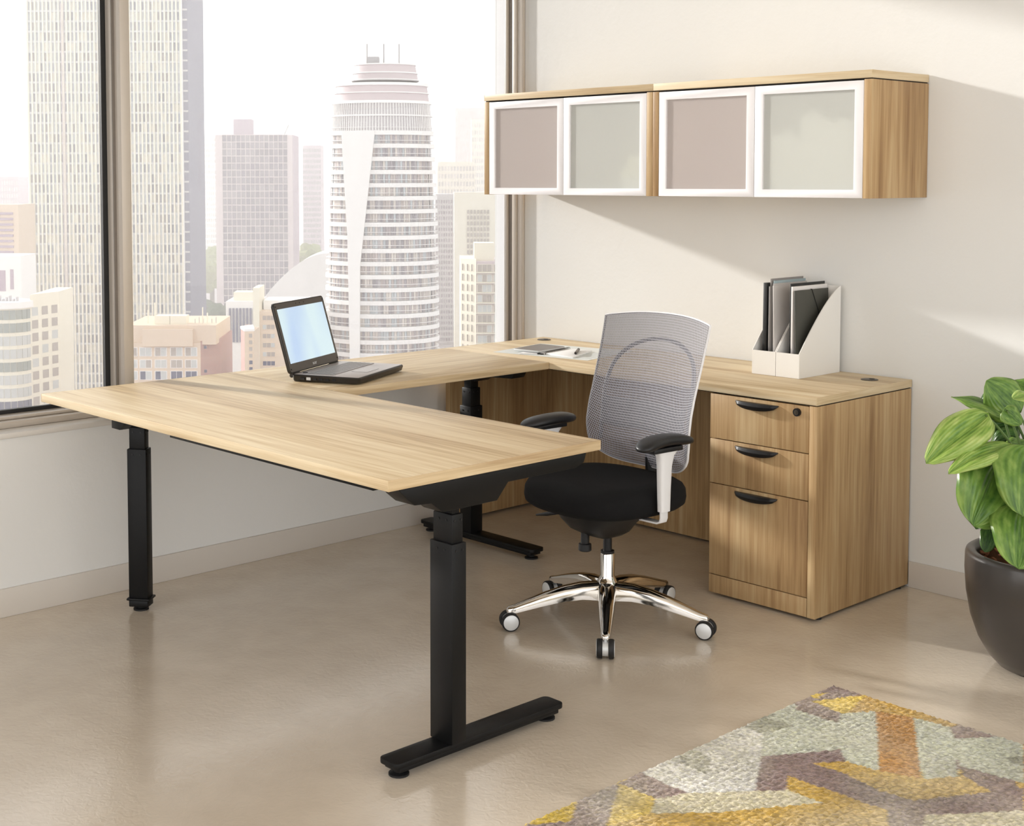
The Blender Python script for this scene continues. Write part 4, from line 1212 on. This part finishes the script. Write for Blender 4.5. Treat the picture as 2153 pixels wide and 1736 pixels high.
# --- rounded balcony tower
t = city_root('balcony_tower', 'rounded white tower with curved balconies and rooftop antennas', 800, 334, 0)
def hw(py):
    tab = [(128, 66), (168, 74), (172, 100), (214, 106), (216, 108), (280, 112), (400, 119), (560, 123), (900, 126)]
    for (a, va), (b_, vb) in zip(tab, tab[1:]):
        if py <= b_: return (va + (vb - va) * (py - a) / max(1e-6, b_ - a)) * 334 / FPX
    return tab[-1][1] * 334 / FPX
def ell(py, k=1.0): return hw(py) * k
CYD = 12.0
def ring(t, py0, py1, k, mat, name, n=72, cx=0.0):
    z0, z1 = zz(t, py1), zz(t, py0)
    return MB().lathe([(ell(py1, k), z0), (ell(py0, k), z1)], (cx, CYD, 0), n, 1.0, 0.8).build(name, mat, t, smooth=True)
prof = [(ell(p, 0.93), zz(t, p)) for p in (900, 760, 600, 440, 300, 275)]
prof = [(prof[0][0], 0.0)] + prof
MB().lathe(prof, (0, CYD, 0), 72, 1, 0.8).build('core', f_grey, t, smooth=True)
# curved glazing between the slabs
q = []
py = 282.0
while py < 880:
    z1, z0 = zz(t, py + 1), zz(t, py + 19)
    n_ = 64
    for k in range(n_):
        if k % 8 == 7: continue
        a0, a1 = PI + PI * k / n_, PI + PI * (k + 0.86) / n_
        r = ell(py, 0.945)
        q.append([(r * math.cos(a0), CYD + r * 0.8 * math.sin(a0), z0), (r * math.cos(a1), CYD + r * 0.8 * math.sin(a1), z0), (r * math.cos(a1), CYD + r * 0.8 * math.sin(a1), z1), (r * math.cos(a0), CYD + r * 0.8 * math.sin(a0), z1)])
    py += 27.7
panes(t, q, WARM, 'balcony_windows')
py = 274.0
while py < 890:
    bl = ring(t, py, py + 9, 1.0, f_white, 'balcony')
    ring(t, py - 7.5, py - 6.5, 0.99, f_white, 'balcony_rail').parent = bl
    py += 27.7
ring(t, 216, 274, 0.965, f_grey, 'upper_glass_band')
m = MB()
for k in range(46):
    a = PI * 1.08 + PI * 0.84 * k / 45
    r0, r1 = ell(274, 0.975), ell(216, 0.975)
    m.tube([(r0 * math.cos(a), CYD + 0.8 * r0 * math.sin(a), zz(t, 274)), (r1 * math.cos(a), CYD + 0.8 * r1 * math.sin(a), zz(t, 216))], 0.13, 4)
m.build('upper_fins', f_white, t)['kind'] = 'stuff'
for a, b_, k in ((172, 178, 1.0), (192, 194, 1.0), (210, 216, 1.0), (240, 243, 1.0)): ring(t, a, b_, k, f_white, 'band')
ring(t, 172, 214, 0.97, f_pink, 'upper_tier')
ring(t, 130, 167, 0.97, f_pink, 'crown', cx=0.9)
for a in (130, 148, 163): ring(t, a, a + 2.5, 1.0, f_white, 'band', cx=0.9)
slab_body(t, xx(t, 770), xx(t, 795), CYD - 2, CYD + 2, zz(t, 114), f_grey, 'rooftop_machine_room', zz(t, 132))
for px in (769, 805, 838): MB().tube([(xx(t, px), CYD - 1, zz(t, 131)), (xx(t, px), CYD - 1, zz(t, 86))], 0.17, 5).build('antenna', f_steel, t)
# white wedge-shaped sail on the facade
r = 0.8 * ell(500, 1.0)
MB().prism([(xx(t, 719), zz(t, 276)), (xx(t, 789), zz(t, 276)), (xx(t, 757), zz(t, 560)), (xx(t, 755), zz(t, 900)), (xx(t, 737), zz(t, 900)), (xx(t, 731), zz(t, 500))], 1, CYD - r - 1.1, CYD - r + 1.5).build('sail_wall', f_white, t)

# --- pale towers in the far haze
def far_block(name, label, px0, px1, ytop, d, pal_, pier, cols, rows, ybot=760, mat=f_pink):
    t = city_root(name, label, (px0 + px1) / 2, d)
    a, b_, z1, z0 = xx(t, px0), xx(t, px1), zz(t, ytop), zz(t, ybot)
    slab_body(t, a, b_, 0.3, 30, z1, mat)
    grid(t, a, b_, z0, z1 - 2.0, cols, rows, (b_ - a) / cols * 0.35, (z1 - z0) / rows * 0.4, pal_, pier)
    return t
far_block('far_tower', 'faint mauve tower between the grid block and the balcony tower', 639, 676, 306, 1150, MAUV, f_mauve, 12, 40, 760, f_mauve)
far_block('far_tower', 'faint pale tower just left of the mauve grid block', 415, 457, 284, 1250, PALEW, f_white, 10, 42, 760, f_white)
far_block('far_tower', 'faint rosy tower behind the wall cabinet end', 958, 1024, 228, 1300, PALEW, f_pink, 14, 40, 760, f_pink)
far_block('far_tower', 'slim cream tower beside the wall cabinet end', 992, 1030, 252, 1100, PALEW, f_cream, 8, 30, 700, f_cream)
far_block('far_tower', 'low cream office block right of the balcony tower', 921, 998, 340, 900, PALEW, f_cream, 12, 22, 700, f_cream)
far_block('office_block', 'mauve block with small square windows right of the balcony tower', 916, 957, 408, 600, [(168, 156, 168), (178, 168, 178)], f_grey, 8, 26, 720, f_grey)
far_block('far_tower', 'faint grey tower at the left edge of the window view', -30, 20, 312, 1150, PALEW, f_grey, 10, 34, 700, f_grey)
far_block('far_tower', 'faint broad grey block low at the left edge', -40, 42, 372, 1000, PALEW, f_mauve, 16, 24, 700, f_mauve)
# beige block with louvre rows
t = city_root('louvred_block', 'beige block with rows of dark louvres behind the white house', 0, 480)
a, b_, z1 = xx(t, -60), xx(t, 41), zz(t, 430)
slab_body(t, a, b_, 0.3, 20, z1, f_beige)
for k in range(10):
    z = zz(t, 446 + k * 11.6)
    MB().box(xx(t, -50), xx(t, 30), -0.1, 0.5, z - 0.85, z).build('louvre', f_mauve, t)
# white house
t = city_root('white_house', 'plain white block with dark slots below the louvred block', 15, 430)
slab_body(t, xx(t, -30), xx(t, 45), 0, 16, zz(t, 538), f_white)
MB().box(xx(t, -30), xx(t, 12), -0.2, 0.3, zz(t, 612), zz(t, 568)).build('dark_opening', f_mauve, t)
MB().box(xx(t, 22), xx(t, 29), -0.2, 0.3, zz(t, 608), zz(t, 566)).build('dark_slot', f_mauve, t)
# --- building with curved glass corner
t = city_root('curved_corner_building', 'cream building with a curved glass corner at the lower left', 24, 350)
z1 = zz(t, 640); R0 = xx(t, 50) - xx(t, -14)
cxl = xx(t, 0)
rr = (xx(t, 51) - cxl)
prof = [(rr * 0.97, 0), (rr * 0.97, z1 - 0.6)]
MB().lathe(prof, (cxl, rr, 0), 48).build('corner_drum', f_cream, t, smooth=True)
MB().lathe([(rr * 1.05, z1 - 1.2), (rr * 1.05, z1 + 0.4), (rr * 0.9, z1 + 0.6)], (cxl, rr, 0), 48).build('roof_rim', f_white, t, smooth=True)
for j in range(9):
    za, zc = z1 - 1.6 - 3.35 * j - (2.4 if j % 2 == 0 or j < 2 else 2.4), z1 - 1.6 - 3.35 * j
    for i in range(7):
        a0, a1 = PI * (1.36 + 0.085 * i), PI * (1.36 + 0.085 * (i + 0.9))
        P4 = []
        for r_ in (rr * 0.965, rr * 0.995):
            for a_, z_ in ((a0, za), (a1, za), (a1, zc), (a0, zc)): P4.append((cxl + r_ * math.cos(a_), rr + r_ * math.sin(a_), z_))
        MB().add(P4, [(0, 3, 2, 1), (4, 5, 6, 7), (0, 1, 5, 4), (1, 2, 6, 5), (2, 3, 7, 6), (3, 0, 4, 7)]).build('curved_pane', (g_green if j in (0, 1, 4) else g_pale) if j < 7 else g_dark, t)
xs0, xs1 = xx(t, 49), xx(t, 88)
MB().prism([(xs0, rr * 0.9), (xs1, rr * 2.6), (xs1, 30), (xs0, 30)], 2, 0, z1 + 2.0).build('side_wing', f_cream, t)
for j in range(8):
    for i in range(3):
        f0, f1 = (i + 0.18) / 3, (i + 0.78) / 3
        ya, yc = rr * (0.9 + 1.7 * f0) - 0.15, rr * (0.9 + 1.7 * f1) - 0.15
        xa, xc = xs0 + (xs1 - xs0) * f0, xs0 + (xs1 - xs0) * f1
        za = z1 - 3.6 - 3.35 * j; zc = za + 2.2
        MB().add([(xa, ya, za), (xc, yc, za), (xc, yc, zc), (xa, ya, zc), (xa, ya + .4, za), (xc, yc + .4, za), (xc, yc + .4, zc), (xa, ya + .4, zc)], [(0, 1, 2, 3), (7, 6, 5, 4), (0, 4, 5, 1), (1, 5, 6, 2), (2, 6, 7, 3), (3, 7, 4, 0)]).build('window_pane', g_warm if (i + j) % 4 else g_pale, t)
m = MB()
for k in range(8): m.box(cxl - rr * 0.5 + k * 0.9, cxl - rr * 0.5 + k * 0.9 + 0.4, rr * 0.4, rr * 0.6, z1 + 0.5, z1 + 1.2 + 0.4 * (k % 3))
m.build('roof_machines', f_grey, t)['kind'] = 'stuff'
# --- beige block with paired windows
t = city_root('beige_hotel', 'beige block with rows of paired windows right of the window mullion', 350, 330)
z1 = zz(t, 697)
slab_body(t, xx(t, 262), xx(t, 420), 0.1, 22, zz(t, 722), f_beige)
MB().prism([(xx(t, 420), 0.1), (xx(t, 456), 6), (xx(t, 456), 24), (xx(t, 420), 24)], 2, 0, zz(t, 718)).build('side_wing', f_brown, t)
slab_body(t, xx(t, 262), xx(t, 452), 0.6, 24, zz(t, 685), f_beige, 'parapet', zz(t, 726))
slab_body(t, xx(t, 299), xx(t, 405), -0.9, 2, zz(t, 692), f_beige, 'sign_board', zz(t, 728))
for a, b_ in ((319, 351), (351, 386)): slab_body(t, xx(t, a) + 0.05, xx(t, b_) - 0.05, 3, 7, zz(t, 667), f_cream, 'rooftop_tank', zz(t, 692))
for j, (ya, yb) in enumerate(((732, 749), (758, 774), (782, 799), (808, 825), (834, 851))):
    for i, xa in enumerate((262, 292, 324, 357, 388)):
        window_each(t, xx(t, xa), xx(t, xa + 24), zz(t, yb), zz(t, ya), [g_pale, g_pale, g_warm] if j != 2 else [g_pale, g_dark, g_dark], 0.1)
for j, y_ in enumerate((729, 780)): window_each(t, xx(t, 421), xx(t, 432), zz(t, y_ + 6), zz(t, y_), g_dark, 1.2, f_brown, 1)
for k in range(6): MB().tube([(xx(t, 400 + k * 9), 6, zz(t, 690)), (xx(t, 400 + k * 9), 6, zz(t, 676 - 4 * (k % 2)))], 0.09, 5).build('rooftop_rail_post', f_steel, t)
for px, top in ((301, 656), (316, 640), (418, 650), (428, 662)): MB().tube([(xx(t, px), 5, zz(t, 690)), (xx(t, px), 5, zz(t, top))], 0.16, 6).build('roof_mast', f_cream, t)
# --- white block with vertical slots
t = city_root('slotted_block', 'white block with tall dark vertical slots beside the laptop', 505, 420)
slab_body(t, xx(t, 474), xx(t, 545), 0.3, 18, zz(t, 634), f_white)
for k in range(8): MB().box(xx(t, 481 + 7.2 * k), xx(t, 485 + 7.2 * k), -0.1, 0.5, zz(t, 720), zz(t, 648)).build('slot', f_dark, t)
slab_body(t, xx(t, 488), xx(t, 532), 3, 10, zz(t, 616), f_cream, 'rooftop_block', zz(t, 634))
# --- beige block with banded windows
t = city_root('banded_block', 'beige block with horizontal window bands behind the laptop', 572, 330)
slab_body(t, xx(t, 545), xx(t, 612), 0.2, 14, zz(t, 655), f_beige)
slab_body(t, xx(t, 532), xx(t, 545), -0.4, 10, zz(t, 605), f_cream, 'stair_tower')
for k in range(9):
    y_ = 664 + 19.3 * k
    window_each(t, xx(t, 551), xx(t, 577), zz(t, y_ + 9), zz(t, y_), [g_warm, g_pale] if k < 5 else g_dark, 0.2, f_beige, 3)
slab_body(t, xx(t, 548), xx(t, 640), 5, 16, zz(t, 636), f_white, 'rear_wing', zz(t, 900))
# --- low white-roofed block
t = city_root('white_roof_block', 'low rosy block with a white parapet roof', 515, 300)
slab_body(t, xx(t, 513), xx(t, 533), 0.1, 9, zz(t, 697), f_beige)
MB().prism([(xx(t, 497), 6), (xx(t, 513), 0.1), (xx(t, 513), 14), (xx(t, 497), 14)], 2, 0, zz(t, 697)).build('side_wing', f_brown, t)
MB().prism([(xx(t, 496), 6), (xx(t, 513), -0.2), (xx(t, 534), 0.4), (xx(t, 520), 9)], 2, zz(t, 697), zz(t, 692)).build('roof_parapet', f_white, t)
for k in range(6):
    y_ = 702 + 14.2 * k
    window_each(t, xx(t, 522), xx(t, 530), zz(t, y_ + 8), zz(t, y_), g_warm if k < 4 else g_dark, 0.1, f_beige, 1)
# --- balcony flats by the jamb
t = city_root('balcony_flats', 'cream block of flats with stacked windows beside the window jamb', 1010, 380)
slab_body(t, xx(t, 1000), xx(t, 1062), 0.3, 20, zz(t, 550), f_pink)
MB().prism([(xx(t, 969), 5), (xx(t, 1001), 0.1), (xx(t, 1001), 20), (xx(t, 969), 20)], 2, 0, zz(t, 545)).build('side_wing', f_cream, t)
slab_body(t, xx(t, 998), xx(t, 1040), 4, 12, zz(t, 512), f_cream, 'rooftop_block', zz(t, 550))
for k in range(11):
    y_ = 556 + 21.4 * k
    for a, b_ in ((1004, 1034), (1038, 1060)):
        window_each(t, xx(t, a), xx(t, b_), zz(t, y_ + 15), zz(t, y_), [g_pale, g_warm], 0.3, f_cream, 3)
    MB().box(xx(t, 1001), xx(t, 1062), -0.5, 0.4, zz(t, y_ + 18), zz(t, y_ + 16)).build('floor_band', f_cream, t)
    for a in (972, 982, 991): MB().box(xx(t, a), xx(t, a + 5), 4.6 - (a - 969) / 32 * 4.9, 5.0 - (a - 969) / 32 * 4.9, zz(t, y_ + 14), zz(t, y_)).build('window_pane', g_warm, t)
# --- cream slab with a small window grid
t = city_root('cream_slab', 'tall blank cream slab with a small grid of square windows', 1000, 560)
slab_body(t, xx(t, 955), xx(t, 1062), 0.3, 20, zz(t, 404), f_cream)
for j in range(9):
    for i in range(7): MB().box(xx(t, 982 + 7 * i), xx(t, 986.5 + 7 * i), -0.1, 0.4, zz(t, 449 + 12.1 * j), zz(t, 441 + 12.1 * j)).build('window_pane', g_warm, t)
# --- arched white roof
t = city_root('arched_hall', 'white hall with a sloping curved roof behind the laptop', 620, 620)
pts = []
for k in range(13):
    f = k / 12
    pts.append((xx(t, 545 + 145 * f), zz(t, 640 - 108 * math.sin(PI / 2 * f) ** 0.9)))
pts += [(xx(t, 690), zz(t, 700)), (xx(t, 545), zz(t, 700))]
MB().prism(pts, 1, 0, 30).build('curved_roof', f_white, t)
slab_body(t, xx(t, 538), xx(t, 668), -1, 28, zz(t, 655), f_cream, 'base_block')

# --- trees
tree_a = plain('tree_dark_green', (70, 84, 60), 0.9, 0, 0.1, 0, (0.5, 0.8, 0.6)); tree_b = plain('tree_pale_green', (150, 160, 110), 0.9, 0, 0.1, 0, (0.5, 0.8, 0.6))
trunk_m = plain('tree_trunk', (96, 82, 72), 0.9)
def tree(px, py, wpx, d, mat, label):
    t = city_root('tree', label, px, d, 0, 'tree', 'trees between the buildings')
    r = wpx * d / FPX / 2; zc = at_depth(px, py, d).z - GZ
    bm = bmesh.new()
    for k in range(7):
        c = Vector((random.uniform(-.5, .5) * r, random.uniform(-.5, .5) * r, zc + random.uniform(-.4, .5) * r))
        bmesh.ops.create_icosphere(bm, subdivisions=3, radius=r * random.uniform(0.45, 0.7), matrix=Matrix.Translation(c))
    for v in bm.verts: v.co += v.normal * (r * 0.22 * noise.noise(v.co * (3.2 / r)) + r * 0.12 * noise.noise(v.co * (9 / r)))
    me_ = bpy.data.meshes.new('crown'); bm.to_mesh(me_); bm.free(); me_.materials.append(mat)
    o = bpy.data.objects.new('crown', me_); col.objects.link(o); o.parent = t
    MB().tube([(0, 0, 0), (0, 0, zc)], r * 0.12, 8).build('trunk', trunk_m, t)
for px, py, w_, d, m_, l_ in ((424, 690, 74, 690, tree_a, 'dark green tree nearest the ribbed tower'), (452, 668, 78, 735, tree_a, 'dark green tree at the foot of the mauve grid block'), (440, 740, 80, 640, tree_a, 'dark tree low between the two towers'),
                           (420, 590, 84, 860, tree_b, 'pale green tree between the ribbed tower and the grid block'), (446, 560, 84, 920, tree_b, 'pale green tree high between the two towers'),
                           (640, 552, 84, 850, tree_b, 'pale green tree beside the balcony tower'), (668, 580, 70, 790, tree_b, 'small pale tree above the curved white roof'), (618, 590, 70, 915, tree_b, 'pale tree next to the mauve grid block')):
    tree(px, py, w_, d, m_, l_)

# --- haze over the city
hz, nt, b = mat_new('city_haze')
nt.nodes.remove(b)
vsn = nt.nodes.new('ShaderNodeVolumeScatter'); vsn.inputs['Color'].default_value = (1, 0.985, 0.965, 1); vsn.inputs['Density'].default_value = 0.0008; vsn.inputs['Anisotropy'].default_value = 0.3
nt.links.new(vsn.outputs[0], nt.nodes['Material Output'].inputs['Volume'])
hb = box('haze', (-2600, -80, -1200, 2200, GZ + 0.5, 130), hz)
tag(hb, 'pale sunlit haze hanging over the city', 'haze', None, 'stuff')
